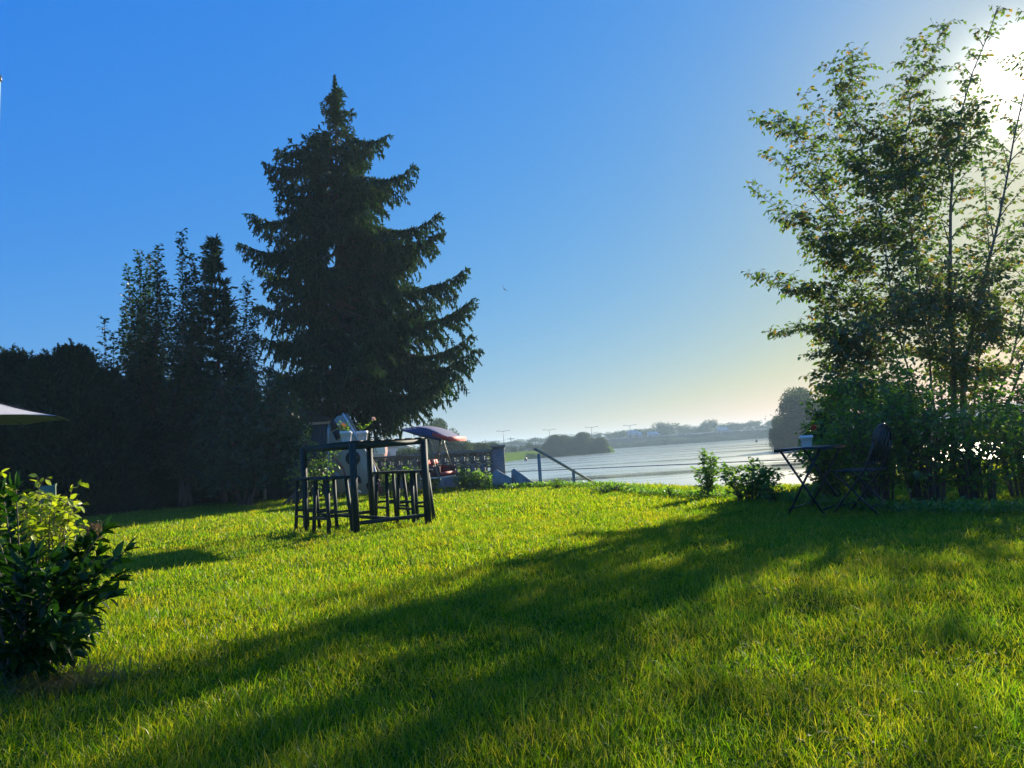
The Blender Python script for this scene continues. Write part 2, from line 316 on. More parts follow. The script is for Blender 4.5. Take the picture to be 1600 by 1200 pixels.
# ------------------------------------------------------------------ grass
def grass():
    r = rs(7); out = []
    for d0, d1, dens, wd, hh in ((1.0, 3.0, 12000, .0026, .042), (3, 6, 7600, .0034, .039), (6, 10, 3800, .0052, .037), (10, 14, 1400, .009, .042), (14, 20, 900, .011, .042)):
        A = (d1*d1-d0*d0)*.5*math.radians(96); n = int(A*dens)
        d = np.sqrt(r.uniform(d0*d0, d1*d1, n)); a = np.radians(r.uniform(-48, 48, n))
        out.append(np.column_stack([d*np.sin(a), d*np.cos(a), np.full(n, wd), np.full(n, hh)]))
    Q = np.vstack(out)
    cl = np.sin(Q[:, 0]*5.1+2*np.sin(Q[:, 1]*1.7))*np.sin(Q[:, 1]*4.3+1.5*np.sin(Q[:, 0]*2.3))+.6*np.sin(Q[:, 0]*13)*np.sin(Q[:, 1]*11+Q[:, 0]*3)
    keep = (r.uniform(-2.6, 1.2, len(Q)) < cl+.8) & (sdist(Q[:, :2], LAND) > -.25)
    Q = Q[keep]; cl = cl[keep]; n = len(Q)
    z = ground_z(Q[:, :2])
    h = Q[:, 3]*np.exp(r.normal(0, .33, n))*(1+.2*cl)*np.where(r.rand(n) < .012, 1.9, 1.0); wd = Q[:, 2]*r.uniform(.7, 1.4, n)
    a = r.uniform(0, 2*PI, n); t = r.uniform(.1, 1.15, n); az = r.uniform(0, 2*PI, n)
    side = np.column_stack([np.cos(a), np.sin(a), np.zeros(n)])
    lean = np.column_stack([np.cos(az), np.sin(az), np.zeros(n)])
    b = np.column_stack([Q[:, 0], Q[:, 1], z-.004]); up = np.array([0, 0, 1.0])
    m = b+lean*(h*t*.45)[:, None]+up*(h*.55)[:, None]; tip = b+lean*(h*t*1.15)[:, None]+up*(h*(1.05-.42*t))[:, None]
    s = side*wd[:, None]*.5
    V = np.stack([b-s, b+s, m-s*.8, m+s*.8, tip], 1).reshape(-1, 3); o = np.arange(n)*5
    mb = MB(); mb.add(V, np.stack([o, o+1, o+3, o+2], 1), np.stack([o+2, o+3, o+4], 1))
    tag(mb.build('grass', M_grass), 'short green lawn grass covering the garden down to the river bank', 'grass', kind='stuff')
    n = 14000; c = np.column_stack([r.uniform(-5, 5, 260), r.uniform(1.6, 9, 260)]); q = c[r.randint(0, 260, n)]+r.normal(0, .13, (n, 2)); zz = ground_z(q)
    mc = MB(); leaves(mc, np.column_stack([q, zz+r.uniform(.008, .035, n)]), r.normal(0, 1, (n, 3))*[1, 1, .3], r.normal(0, .35, (n, 3))+np.array([0, 0, 1]), r.uniform(.008, .016, n), r.uniform(.008, .014, n), LEAF4)
    tag(mc.build('clover', M_glossy_leaf), 'small flat clover leaves in patches between the lawn grass', 'clover', kind='stuff')
# ------------------------------------------------------------------ foliage tools
def unit(v): return v/(np.linalg.norm(v, axis=-1, keepdims=True)+1e-9)
LEAF7 = (np.array([[0, 0, 0], [.5, 0, -.03], [1, 0, -.12], [.30, .5, .07], [.68, .36, .03], [.30, -.5, .07], [.68, -.36, .03]]),
         [[1, 2, 4, 3], [2, 1, 5, 6]], [[0, 1, 3], [1, 0, 5]])
LEAF4 = (np.array([[0, 0, 0], [.42, .5, .06], [1, 0, -.08], [.42, -.5, .06]]), [[0, 3, 2, 1]], [])
SPIKE = (np.array([[0, -.3, 0], [0, .3, 0], [.45, .5, -.03], [.45, -.5, -.03], [1, 0, 0]]), [[0, 1, 2, 3]], [[3, 2, 4]])
def leaves(mb, pos, dr, nrm, ln, wd, tpl=LEAF4):
    pos = np.asarray(pos); n = len(pos)
    if n == 0: return
    dr = unit(np.asarray(dr)); sd_ = unit(np.cross(nrm, dr)); nr_ = np.cross(dr, sd_)
    T, q, t = tpl; k = len(T); ln = np.broadcast_to(ln, n)[:, None, None]; wd = np.broadcast_to(wd, n)[:, None, None]
    V = pos[:, None]+dr[:, None]*T[None, :, 0:1]*ln+sd_[:, None]*T[None, :, 1:2]*wd+nr_[:, None]*T[None, :, 2:3]*ln
    o = (np.arange(n)*k)[:, None, None]
    mb.add(V.reshape(-1, 3), (np.array(q)[None]+o).reshape(-1, 4), (np.array(t)[None]+o).reshape(-1, 3) if len(t) else None)
def bez(a, b, c, n):
    t = np.linspace(0, 1, n)[:, None]; return (1-t)**2*a+2*t*(1-t)*b+t*t*c
def path_at(P, s):
    s = np.clip(s, 0, 1)*(len(P)-1); i = min(int(s), len(P)-2); f = s-i
    return P[i]*(1-f)+P[i+1]*f, unit(P[i+1]-P[i])
def twig_leaves(mb, r, P, spacing, ln, wd, tpl, droop=.3, s0=.1, jit=.5):
    """leaves set alternately along a twig"""
    L_ = np.linalg.norm(np.diff(P, axis=0), axis=1).sum(); n = max(2, int(L_*(1-s0)/spacing))
    s = np.linspace(s0, 1, n)*(len(P)-1); i = np.minimum(s.astype(int), len(P)-2); f = (s-i)[:, None]
    pos = P[i]*(1-f)+P[i+1]*f; T = unit(P[i+1]-P[i])
    sdv = unit(np.cross(T, np.array([0, 0, 1.0]))+r.normal(0, .25, (n, 3)))
    sg = np.where(np.arange(n) % 2 == 0, 1.0, -1.0)[:, None]
    dr = unit(T*.6+sdv*sg*.8+np.array([0, 0, -droop])+r.normal(0, jit*.4, (n, 3)))
    nrm = unit(np.array([0, 0, 1.0])+r.normal(0, jit, (n, 3)))
    leaves(mb, pos, dr, nrm, ln*r.uniform(.6, 1.15, n), wd*r.uniform(.7, 1.15, n), tpl)
def grow(wood, leaf, r, P, rad, side_len, n_side, s0=.15, up=.6, twig=.35, tw_sp=.11, leaf_sp=.035, ln=.055, wd=.035, tpl=LEAF4, droop=.3, lsub=True, rtip=.25):
    """a stem P with side branches, twigs on them and leaves on the twigs"""
    wood.tube(P, rad*(.12+.88*(1-np.linspace(0, 1, len(P)))**1.6), 6)
    ga = r.uniform(0, 6.28)
    for q in range(n_side):
        s = s0+(1-s0)*(q+r.uniform(0, .9))/n_side
        p, T = path_at(P, s); ga += 2.4+r.normal(0, .3)
        h = np.array([math.cos(ga), math.sin(ga), 0]); Ls = side_len(s)*r.uniform(.65, 1.15)
        d = unit(h+np.array([0, 0, up*r.uniform(.6, 1.4)])+T*.25)
        B = bez(p, p+d*Ls*.55, p+d*Ls*.9+np.array([0, 0, -droop*.35*Ls])+h*.12*Ls, 5)
        wood.tube(B, np.linspace(max(rad*.35*(1-.6*s), .003), .002, 5), 4, cap=False)
        nt_ = max(1, int(Ls/tw_sp))
        for g in range(nt_):
            sg = (g+.6)/nt_; pb, Tb = path_at(B, sg)
            e = unit(unit(np.cross(Tb, r.normal(0, 1, 3)))*.9+Tb*.8+r.normal(0, .2, 3)+np.array([0, 0, .25]))
            lt = twig*(1.1-.6*sg)*r.uniform(.6, 1.3)*min(1, Ls/.5)
            W = bez(pb, pb+e*lt*.6, pb+e*lt+np.array([0, 0, -droop*.4*lt]), 4)
            wood.tube(W, .0022, 3, cap=False)
            twig_leaves(leaf, r, W, leaf_sp, ln, wd, tpl, droop)
        twig_leaves(leaf, r, B, leaf_sp*1.3, ln, wd, tpl, droop, .3)
    twig_leaves(leaf, r, P[-2:] if len(P) > 2 else P, leaf_sp, ln, wd, tpl, droop, 0)
def plant(name, label, cat, loc, leafm, fn, group=None, woodm=None, crown='crown', trunk='trunk'):
    """fn(wood, leaf) fills two meshes in world coordinates; loc is the base"""
    e = empty(name, loc); a = MB(); b = MB(); fn(a, b)
    off = np.array(loc, float)
    for m_ in (a, b): m_.V = [v-off for v in m_.V]
    if a.n: a.build(trunk, woodm or M_bark, e, smooth=True)
    b.build(crown, leafm, e)
    return tag(e, label, cat, group)
grass()
# ------------------------------------------------------------------ spruce
def spruce():
    r = rs(3); dist = 21.5; base = D(536, 770, dist); base[2] = 0
    top = D(523, 119, dist); H = top[2]
    ax = lambda z: np.array([base[0]+(top[0]-base[0])*z/H, base[1], z])
    rp = [(535, 140), (570, 165), (570, 200), (604, 222), (605, 240), (628, 262), (650, 278), (622, 300), (662, 345), (676, 365), (660, 392), (705, 430), (700, 455), (722, 480), (715, 505), (735, 545), (728, 580), (690, 612), (620, 640)]
    lp = [(512, 140), (500, 168), (478, 210), (430, 232), (415, 258), (430, 285), (392, 322), (405, 345), (385, 372), (382, 410), (385, 450), (388, 500), (392, 560), (400, 620)]
    def prof(pp):
        q = [(D(x, y, dist)[2], abs(D(x, y, dist)[0]-ax(D(x, y, dist)[2])[0])) for x, y in pp]; q.sort()
        return np.array([a for a, _ in q]), np.array([b for _, b in q])
    pr, pl = prof(rp), prof(lp)
    wood, leaf = MB(), MB()
    wood.tube([ax(z) for z in np.linspace(-.1, H, 24)], np.linspace(.20, .004, 24), 10)
    SP, SD, SL = [], [], []
    def branch(p, az, Ls, dz, tipup, dens=1.0):
        h = np.array([math.cos(az), math.sin(az), 0]); Z = np.array([0, 0, 1.0])
        t = np.linspace(0, 1, 9)[:, None]
        # leaves the trunk level, sags, and lifts again at its end
        B = p+h*Ls*t+Z*(dz*Ls*np.sin(np.minimum(t*1.25, 1)*PI/2)+tipup*Ls*np.clip(t-.55, 0, 1)**2*2.2)
        wood.tube(B, np.linspace(.012+.012*Ls, .006, 9), 5, cap=False)
        n = max(3, int(Ls/.085*dens))
        for q in range(n):
            s = .12+.88*(q+r.uniform(0, 1))/n; pb, T = path_at(B, s); sg = 1 if q % 2 else -1
            wdt = Ls*.30*math.sin(min(1, (1.04-s)*1.7)*PI/2)+.08
            sdv = unit(np.cross(T, Z)*sg+T*r.uniform(.5, 1.0)+Z*r.uniform(-.35, .1))
            E = bez(pb, pb+sdv*wdt*.6, pb+sdv*wdt-Z*wdt*r.uniform(.2, .7), 5)
            wood.tube(E, .004, 3, cap=False)
            m = max(3, int(wdt/.045))
            for u in range(m):
                pe, Te = path_at(E, (u+r.uniform(0, 1))/m)
                # hanging branchlet with needles either side
                hl = r.uniform(.10, .34)*(1 if Ls > 1 else .55)*(1.1-.5*s)
                dwn = unit(np.array([r.normal(0, .22), r.normal(0, .22), -1])+Te*.35)
                SP.append(pe); SD.append(dwn); SL.append(hl)
                if r.rand() < .75:
                    SP.append(pe+dwn*hl*.4); SD.append(unit(dwn+r.normal(0, .5, 3))); SL.append(hl*.6)
                SP.append(pe); SD.append(unit(Te+r.normal(0, .4, 3)+Z*.15)); SL.append(r.uniform(.07, .16))
        for u in range(int(Ls/.035)):     # needles on the limb itself, short and raised
            pe, Te = path_at(B, r.uniform(.2, 1)); SP.append(pe); SD.append(unit(Te*.9+r.normal(0, .45, 3)+Z*.3)); SL.append(r.uniform(.06, .15))
    z = 1.75
    while z < H-.25:
        f = (z-1.7)/(H-1.7); nb = 6 if f < .8 else 5
        for q in range(nb):
            az = r.uniform(0, 2*PI); c = math.cos(az); rr = np.interp(z, *pr); ll = np.interp(z, *pl)
            side = rr if c > 0 else ll; other = (rr+ll)/2*.9
            Ls = (abs(c)*side+(1-abs(c))*other)*r.uniform(.45, .92)
            if f < .12: Ls *= .85
            branch(ax(z+r.uniform(-.1, .1)+.22*Ls*.3), az, max(Ls, .12), -.30*(1-f)-.02, .32, .8)
        z += .33*(1-.35*f)
    for px, py in ((609, 211), (656, 270), (688, 337), (690, 352), (729, 418), (741, 468), (748, 541), (738, 520), (700, 590), (640, 640), (655, 375)):
        q = D(px, py, dist); Ls = q[0]-ax(q[2])[0]; branch(ax(q[2]+.12*Ls)+np.array([0, r.uniform(-.3, .3), 0]), r.normal(0, .12), Ls*1.0, -.30, .36, 1.2)
    for px, py in ((424, 226), (416, 258), (384, 328), (378, 381), (480, 210), (390, 412), (500, 166), (392, 470), (395, 520)):
        q = D(px, py, dist); Ls = ax(q[2])[0]-q[0]; branch(ax(q[2]+.12*Ls)+np.array([0, r.uniform(-.3, .3), 0]), PI+r.normal(0, .12), Ls*1.0, -.28, .34, 1.2)
    for u in range(480):
        zz = H+.03-1.5*r.rand()**.9; SP.append(ax(zz)); a = r.uniform(0, 6.28); SD.append(np.array([math.cos(a), math.sin(a), r.uniform(.1, .9)])); SL.append(.06+.24*(H-zz)*r.uniform(.2, 1))
    SP, SD, SL = np.array(SP), np.array(SD), np.array(SL); n = len(SP)
    leaves(leaf, SP, SD, unit(r.normal(0, 1, (n, 3))), SL, .030+.05*SL, SPIKE)
    leaves(leaf, SP, unit(SD+r.normal(0, .18, (n, 3))), unit(r.normal(0, 1, (n, 3))), SL*.85, .030+.05*SL, SPIKE)
    print('spruce spikes', 2*n)
    loc = (base[0], base[1], 0); off = np.array(loc)
    for m_ in (wood, leaf): m_.V = [v-off for v in m_.V]
    e = empty('spruce_tree', loc); wood.build('trunk', M_bark, e, smooth=True); leaf.build('crown', M_needle, e)
    tag(e, 'tall dark spruce with drooping layered branches, highest tree in the garden', 'spruce tree')
spruce()
# ------------------------------------------------------------------ trees left of the spruce
def leader_tree(name, label, cat, tops, dist, basepx, slen, seed, leafm=M_dark_leaf, ln=.12, wd=.075, n_side=44, up=1.0, twig=.34, lsp=.045, s0=.12, group=None, rad=.045, tpl=LEAF4, droop=.3, tsp=.085):
    b = D(basepx, 760, dist); b[2] = 0; r = rs(seed)
    def fn(wood, leaf):
        for (px, py) in tops:
            t = D(px, py, dist+r.uniform(-.5, .5)); mid = b*.5+t*.5; mid[:2] = b[:2]*.35+t[:2]*.65; mid[2] = t[2]*.45
            P = bez(b+np.array([r.uniform(-.15, .15), r.uniform(-.15, .15), 0]), mid, t, 10)
            Hh = t[2]
            grow(wood, leaf, r, P, rad, lambda s: slen*(1-.78*s**2), max(6, int(n_side*2.6*Hh/5)), s0, up, twig, tsp, lsp, ln, wd, tpl, droop)
    return plant(name, label, cat, b, leafm, fn, group)
leader_tree('pear_tree', 'dark leafy tree with upright shoots left of the spruce, tallest of the leafy ones', 'tree', [(284, 362), (306, 420), (262, 440), (322, 382), (290, 430), (318, 470), (300, 400), (275, 500)], 19.0, 290, .50, 11)
leader_tree('plum_tree', 'dark leafy tree with several thin pointed tops beside the cedar hedge', 'tree', [(247, 384), (218, 395), (235, 400), (200, 420), (196, 480), (225, 440), (250, 430), (190, 520), (262, 470), (215, 470)], 19.4, 225, .56, 12)
leader_tree('dense_cherry_tree', 'dark dense tree filling the gap between the slim forked conifer and the tall spruce', 'tree', [(352, 455), (368, 480), (386, 440), (360, 520), (396, 500), (378, 540)], 20.5, 375, .6, 17)
leader_tree('young_ash_tree', 'low ragged young tree between the cedar hedge and the pointed leafy trees', 'tree', [(163, 497), (146, 545), (178, 520), (160, 560)], 18.3, 170, .45, 13, n_side=22)
leader_tree('apple_tree', 'broad low tree with sunlit leaf tips hanging before the grey shed', 'fruit tree', [(345, 590), (395, 570), (430, 585), (455, 610), (470, 640), (375, 640), (330, 650), (420, 650), (350, 700)], 17.6, 385, .95, 14, M_dark_leaf, n_side=40, up=.35, droop=.7, s0=.22, twig=.4, tsp=.12)
leader_tree('small_leaning_tree', 'thin leafy bough drooping between the shed and the bar table', 'tree', [(505, 702), (492, 690), (520, 690), (480, 668), (528, 700)], 17.0, 452, .36, 15, M_shrub_leaf, n_side=40, up=.1, droop=.9, s0=.35, ln=.07, wd=.045)
def small_spruce():
    r = rs(5); dist = 20; base = D(350, 770, dist); base[2] = 0; top = D(333, 372, dist); H = top[2]
    wood, leaf = MB(), MB(); ax = lambda z: base+(top-base)*z/H
    wood.tube([ax(z) for z in np.linspace(0, H, 12)], np.linspace(.09, .008, 12), 8)
    SP, SD, SL = [], [], []
    for q in range(300):
        z = .5+(H-.55)*r.rand()**1.15; a = r.uniform(0, 6.28); Ls = (.08+1.15*(1-z/H)**.8)*r.uniform(.6, 1.05); h = np.array([math.cos(a), math.sin(a), 0])
        B = bez(ax(z), ax(z)+h*Ls*.6+np.array([0, 0, -.05*Ls]), ax(z)+h*Ls+np.array([0, 0, .12*Ls]), 6); wood.tube(B, .008, 3, cap=False)
        for u in range(int(24*Ls)+6):
            pe, T = path_at(B, r.uniform(.15, 1)); SP.append(pe); SD.append(unit(T*.7+r.normal(0, .6, 3)+np.array([0, 0, -.2]))); SL.append(r.uniform(.08, .24))
    SP, SD, SL = map(np.array, (SP, SD, SL)); n = len(SP)
    leaves(leaf, SP, SD, r.normal(0, 1, (n, 3)), SL, .045, SPIKE); leaves(leaf, SP, SD+r.normal(0, .3, (n, 3)), r.normal(0, 1, (n, 3)), SL, .045, SPIKE)
    off = base.copy()
    for m_ in (wood, leaf): m_.V = [v-off for v in m_.V]
    e = empty('small_spruce_tree', base); wood.build('trunk', M_bark, e, smooth=True); leaf.build('crown', M_needle, e)
    tag(e, 'slim dark conifer with a forked tip pressed against the tall spruce', 'spruce tree')
small_spruce()
def cedar(px, pytop, dist, rad, seed, label, group='cedars of the dark hedge'):
    r = rs(seed); b = D(px, 760, dist); b[2] = 0; t = D(px, pytop, dist); H = t[2]
    wood, leaf = MB(), MB(); wood.tube([(0, 0, -.05), (0, 0, H*.5), (0, 0, H*.97)], [.08, .05, .01], 7)
    n = 15000; z = H*(1-r.rand(n)**1.25*1.0); f = z/H
    R = rad*np.clip((1.03-f)*2.3, 0, 1)**.6*(1+.14*np.sin(f*21+r.uniform(0, 6)))*np.sqrt(r.uniform(.25, 1.0, n)); a = r.uniform(0, 2*PI, n)
    R = R*(1+.16*np.sin(a*5+f*9))
    pos = np.column_stack([R*np.cos(a), R*np.sin(a), z]); out = np.column_stack([np.cos(a), np.sin(a), np.zeros(n)])
    dr = unit(out*.8+np.array([0, 0, .7])+r.normal(0, .4, (n, 3)))
    leaves(leaf, pos-dr*.05, dr, unit(r.normal(0, 1, (n, 3))), r.uniform(.10, .24, n), r.uniform(.04, .08, n), SPIKE)
    for q in range(14):   # shoots that stick out of the top
        a0 = r.uniform(0, 6.28); p = np.array([rad*.5*math.cos(a0)*r.rand(), rad*.5*math.sin(a0)*r.rand(), H*.93]); m = 60
        tt = r.rand(m); pp = p+np.outer(tt, [r.normal(0, .05), r.normal(0, .05), r.uniform(.2, .5)])
        leaves(leaf, pp, unit(r.normal(0, .6, (m, 3))+np.array([0, 0, .8])), r.normal(0, 1, (m, 3)), .1, .03, SPIKE)
    e = empty('cedar_tree', b); wood.build('trunk', M_bark, e); leaf.build('crown', M_cedar, e); return tag(e, label, 'cedar', group)
for q, (px, py, d_, lab) in enumerate(((-210, 560, 17.5, 'cedar of the dark hedge outside the left edge'), (-130, 575, 17.8, 'cedar of the dark hedge farthest behind the white parasol'), (-50, 565, 17.5, 'cedar of the dark hedge whose middle is hidden by the white parasol'),
    (22, 556, 17.7, 'dark hedge cedar directly above the visible tip of the white parasol'), (75, 562, 17.4, 'dark hedge cedar just right of the parasol tip'), (120, 546, 17.8, 'dark hedge cedar with the highest top, beside the ragged young tree'),
    (165, 585, 18.3, 'dark hedge cedar standing behind the low ragged young tree'), (215, 600, 19.5, 'dark cedar closing the hedge below the thin pointed tops'), (270, 610, 20.5, 'dark cedar under the tallest leafy tree'),
    (325, 615, 20.8, 'dark cedar left of the broad low fruit tree'), (385, 610, 21.0, 'dark cedar behind the broad low fruit tree'), (440, 620, 22.5, 'dark cedar behind the grey shed'), (490, 650, 23.5, 'small dark cedar between the shed roof and the spruce trunk'))):
    cedar(px, py, d_, .85, 40+q, lab)
# ------------------------------------------------------------------ right-hand tree and hedge
def right_tree():
    r = rs(21); dist = 13.6; KT = 1.5; b = D(1500, 700, dist); b[2] = 0
    wood, leaf = MB(), MB()
    def stem(px0, py0, pts, rad, slen, n, s0=.2, up=1.15, **k):
        a = D(px0, py0, dist+r.uniform(-.6, .6)) if py0 else b+np.array([r.uniform(-.25, .25), r.uniform(-.2, .2), 0])
        P = [a]+[D(x, y, dist+dd*KT) for x, y, dd in pts]; P = np.array(P)
        # smooth the polyline
        t = np.linspace(0, len(P)-1, 14); C = np.column_stack([np.interp(t, np.arange(len(P)), P[:, i]) for i in range(3)])
        C[1:-1] += r.normal(0, .05, (12, 3))
        for _ in range(1): C[1:-1] = (C[:-2]+2*C[1:-1]+C[2:])/4
        grow(wood, leaf, r, C, rad*.62*KT, lambda s: KT*slen*1.3*(1.1-s)**.5, int(n*k.get('m', 3.4)), s0, up, KT*k.get('twig', .26), .075*KT, .042, .105, .060, LEAF7, .55)
    # main stems
    stem(0, 0, [(1492, 600, 0), (1478, 430, .1), (1490, 280, .2), (1505, 150, .3), (1560, 12, .3)], .066, .55, 22, .25, m=1.6)
    stem(0, 0, [(1500, 600, .2), (1530, 450, .3), (1570, 300, .5), (1610, 120, .6), (1640, -60, .6)], .062, .6, 26, .25, m=1.7)
    stem(0, 0, [(1455, 620, -.1), (1440, 480, -.2), (1415, 330, -.2), (1420, 180, -.1), (1478, 38, 0)], .028, .5, 22, .3, m=3.4)
    stem(0, 0, [(1420, 600, -.3), (1395, 450, -.4), (1365, 300, -.3), (1340, 180, -.2), (1332, 84, -.1)], .024, .5, 24, .25, m=3.6)
    stem(0, 0, [(1390, 640, .2), (1350, 480, .3), (1310, 330, .3), (1260, 220, .4), (1188, 190, .5)], .02, .45, 26, .3, m=3.6)
    stem(0, 0, [(1560, 600, .4), (1620, 420, .5), (1680, 260, .6), (1700, 60, .6)], .035, .6, 24, .25, m=1.6)
    stem(0, 0, [(1580, 600, -.3), (1660, 450, -.4), (1740, 300, -.4), (1790, 150, -.4)], .03, .6, 20, .25, m=1.4)
    stem(0, 0, [(1530, 560, .9), (1545, 400, 1.2), (1540, 250, 1.3), (1500, 110, 1.2)], .026, .5, 18, .3, m=1.5)
    stem(0, 0, [(1470, 560, 1.0), (1440, 420, 1.2), (1400, 300, 1.3), (1395, 160, 1.3)], .024, .5, 20, .3, m=2.4)
    # limbs that reach left
    for a, c, n in (((1345, 470), (1172, 290), 15), ((1360, 520), (1173, 432), 17), ((1380, 560), (1203, 522), 18), ((1330, 400), (1215, 345), 10), ((1300, 330), (1190, 240), 8), ((1385, 600), (1258, 590), 11),
                    ((1360, 300), (1255, 150), 9), ((1350, 230), (1292, 98), 7), ((1420, 200), (1428, 62), 6), ((1350, 500), (1235, 455), 12), ((1330, 420), (1255, 385), 9), ((1370, 560), (1262, 560), 12), ((1440, 640), (1300, 640), 14), ((1450, 500), (1330, 520), 12), ((1480, 620), (1600, 575), 8), ((1530, 560), (1590, 440), 8), ((1540, 470), (1600, 350), 7), ((1500, 600), (1560, 500), 8), ((1440, 340), (1398, 195), 15), ((1465, 330), (1485, 185), 15), ((1490, 300), (1440, 165), 14), ((1500, 270), (1528, 165), 11), ((1420, 310), (1368, 205), 14), ((1400, 330), (1320, 250), 13), ((1450, 360), (1415, 260), 14)):
        mid = ((a[0]+c[0])/2, (a[1]+c[1])/2-18)
        stem(a[0], a[1], [(mid[0], mid[1], .1), (c[0], c[1], r.uniform(-.8, .8))], .012, .30, int(n*.85), .15, .95, twig=.2)
    for q in range(30):     # smaller limbs filling the crown
        ax_ = r.uniform(1290, 1600); ay_ = r.uniform(400, 690); sg_ = -1 if r.rand() < .7 else 1; ll_ = r.uniform(60, 130)
        if ax_ > 1470 and ay_ < 480: continue
        cx_ = max(ax_+sg_*ll_, (1265 if ay_ > 520 else 1235)+r.uniform(0, 40)); cy_ = ay_-ll_*r.uniform(.1, 1.3); dd_ = r.uniform(-1.1, 1.1)
        stem(ax_, ay_, [((ax_+cx_)/2, (ay_+cy_)/2-10, dd_*.6), (cx_, cy_, dd_)], .010, .30, 8, .1, .95, twig=.22)
    off = b.copy()
    for m_ in (wood, leaf): m_.V = [v-off for v in m_.V]
    e = empty('elm_tree', b); wood.build('trunk', M_bark_grey, e, smooth=True); leaf.build('crown', M_tree_leaf, e)
    tag(e, 'tall loose many-stemmed leafy tree standing against the sun above the hedge', 'tree')
    print('tree verts', leaf.n)
right_tree()
def shrub(name, label, cat, base, H, R, n_stems, seed, leafm=M_shrub_leaf, ln=.07, wd=.045, group=None, tpl=LEAF7, slen=.3, n_side=10, spread=1.0, up=.7, droop=.3, lsp=.04, twig=.2, tsp=.1, crown='foliage', s0=.1):
    r = rs(seed); base = np.array(base, float); base[2] = float(ground_z(base[None, :2])[0])-.02
    def fn(wood, leaf):
        for q in range(n_stems):
            a = r.uniform(0, 6.28); f = math.sqrt(r.rand()); d = np.array([math.cos(a), math.sin(a), 0])*f*R*spread
            h = H*(1-.35*f*f)*r.uniform(.8, 1.05); b = base+d*.35; t = base+d+np.array([0, 0, h])
            grow(wood, leaf, r, bez(b, base+d*.45+np.array([0, 0, h*.6]), t, 6), .008+.004*H, lambda s: slen*(1.1-s*.6), n_side, s0, up, twig, tsp, lsp, ln, wd, tpl, droop)
    return plant(name, label, cat, base, leafm, fn, group, crown=crown, trunk='stems')
gh = 'leafy shrubs of the hedge under the sunlit tree'
shrub('hedge_shrub', 'hedge shrub right behind the folding metal table', 'shrub', D(1290, 700, 9.3), 1.0, .40, 20, 61, group=gh, slen=.28, ln=.085, wd=.055)
shrub('hedge_shrub', 'tall hedge shrub rising behind the black folding chair', 'shrub', D(1362, 700, 8.8), 1.45, .5, 28, 62, group=gh, slen=.32)
shrub('hedge_shrub', 'dense dark hedge shrub just right of the folding chair, left of the tree stems', 'shrub', D(1440, 700, 8.6), 1.5, .55, 30, 63, group=gh, slen=.32)
shrub('hedge_shrub', 'hedge shrub standing directly below the forked tree stems', 'shrub', D(1520, 700, 8.5), 1.3, .5, 22, 64, group=gh, slen=.32)
shrub('hedge_shrub', 'hedge shrub with bright gaps at the right edge of the photo', 'shrub', D(1596, 700, 8.5), 1.2, .5, 15, 65, group=gh, slen=.3)
shrub('hedge_shrub', 'hedge shrub past the right edge of the photo, beyond the bright gaps', 'shrub', D(1690, 700, 8.5), 1.3, .55, 10, 66, group=gh, slen=.3)
shrub('hedge_shrub', 'hedge shrub farthest past the right edge', 'shrub', D(1800, 700, 8.5), 1.3, .6, 10, 67, group=gh, slen=.3)
shrub('hedge_shrub', 'tall bushy shrub behind the hedge, left end above the folding table pot', 'shrub', D(1296, 700, 12.4), 1.2, .38, 22, 161, group=gh, slen=.38, ln=.09, wd=.055, leafm=M_dark_leaf)
shrub('hedge_shrub', 'tall bushy shrub behind the hedge above the right half of the folding table', 'shrub', D(1330, 700, 12.2), 1.95, .6, 30, 162, group=gh, slen=.42, ln=.09, wd=.055)
shrub('hedge_shrub', 'tall bushy shrub behind the hedge, between folding chair and tree stems', 'shrub', D(1410, 700, 12.0), 2.1, .65, 30, 163, group=gh, slen=.42, ln=.09, wd=.055)
shrub('hedge_shrub', 'tall bushy shrub behind the hedge at the right edge of the photo', 'shrub', D(1580, 700, 12.0), 1.8, .6, 22, 164, group=gh, slen=.42, ln=.09, wd=.055)
# low plants at the river edge
shrub('tall_weed', 'upright leafy weed stems at the river edge, left of the round bush', 'weed', G(1107, 776), .74, .22, 13, 71, ln=.07, wd=.03, slen=.1, n_side=14, twig=.08, tsp=.06)
shrub('round_bush', 'round pale green bush at the river edge, left of the folding table', 'bush', G(1172, 782), .60, .46, 32, 72, ln=.06, wd=.045, slen=.16, n_side=9, twig=.12)
shrub('small_bush', 'small flowering bush tight behind the left leg of the folding table', 'bush', G(1205, 786), .32, .15, 8, 73, ln=.045, wd=.03, slen=.12, n_side=7, twig=.1)
shrub('river_sapling', 'tiny lone sapling poking above the river edge', 'sapling', G(1048, 776), .22, .06, 3, 74, ln=.05, wd=.02, slen=.07, n_side=8, twig=.05)
shrub('low_creeper_bush', 'low spreading bush where the lawn meets the river below the handrail', 'bush', G(960, 768), .14, .5, 26, 75, ln=.045, wd=.03, slen=.15, n_side=6, twig=.1, up=.4)
shrub('weed_clump', 'thin weeds beside the foot of the first handrail post', 'weed', G(872, 764), .22, .25, 12, 76, ln=.06, wd=.018, slen=.08, n_side=6, twig=.06)
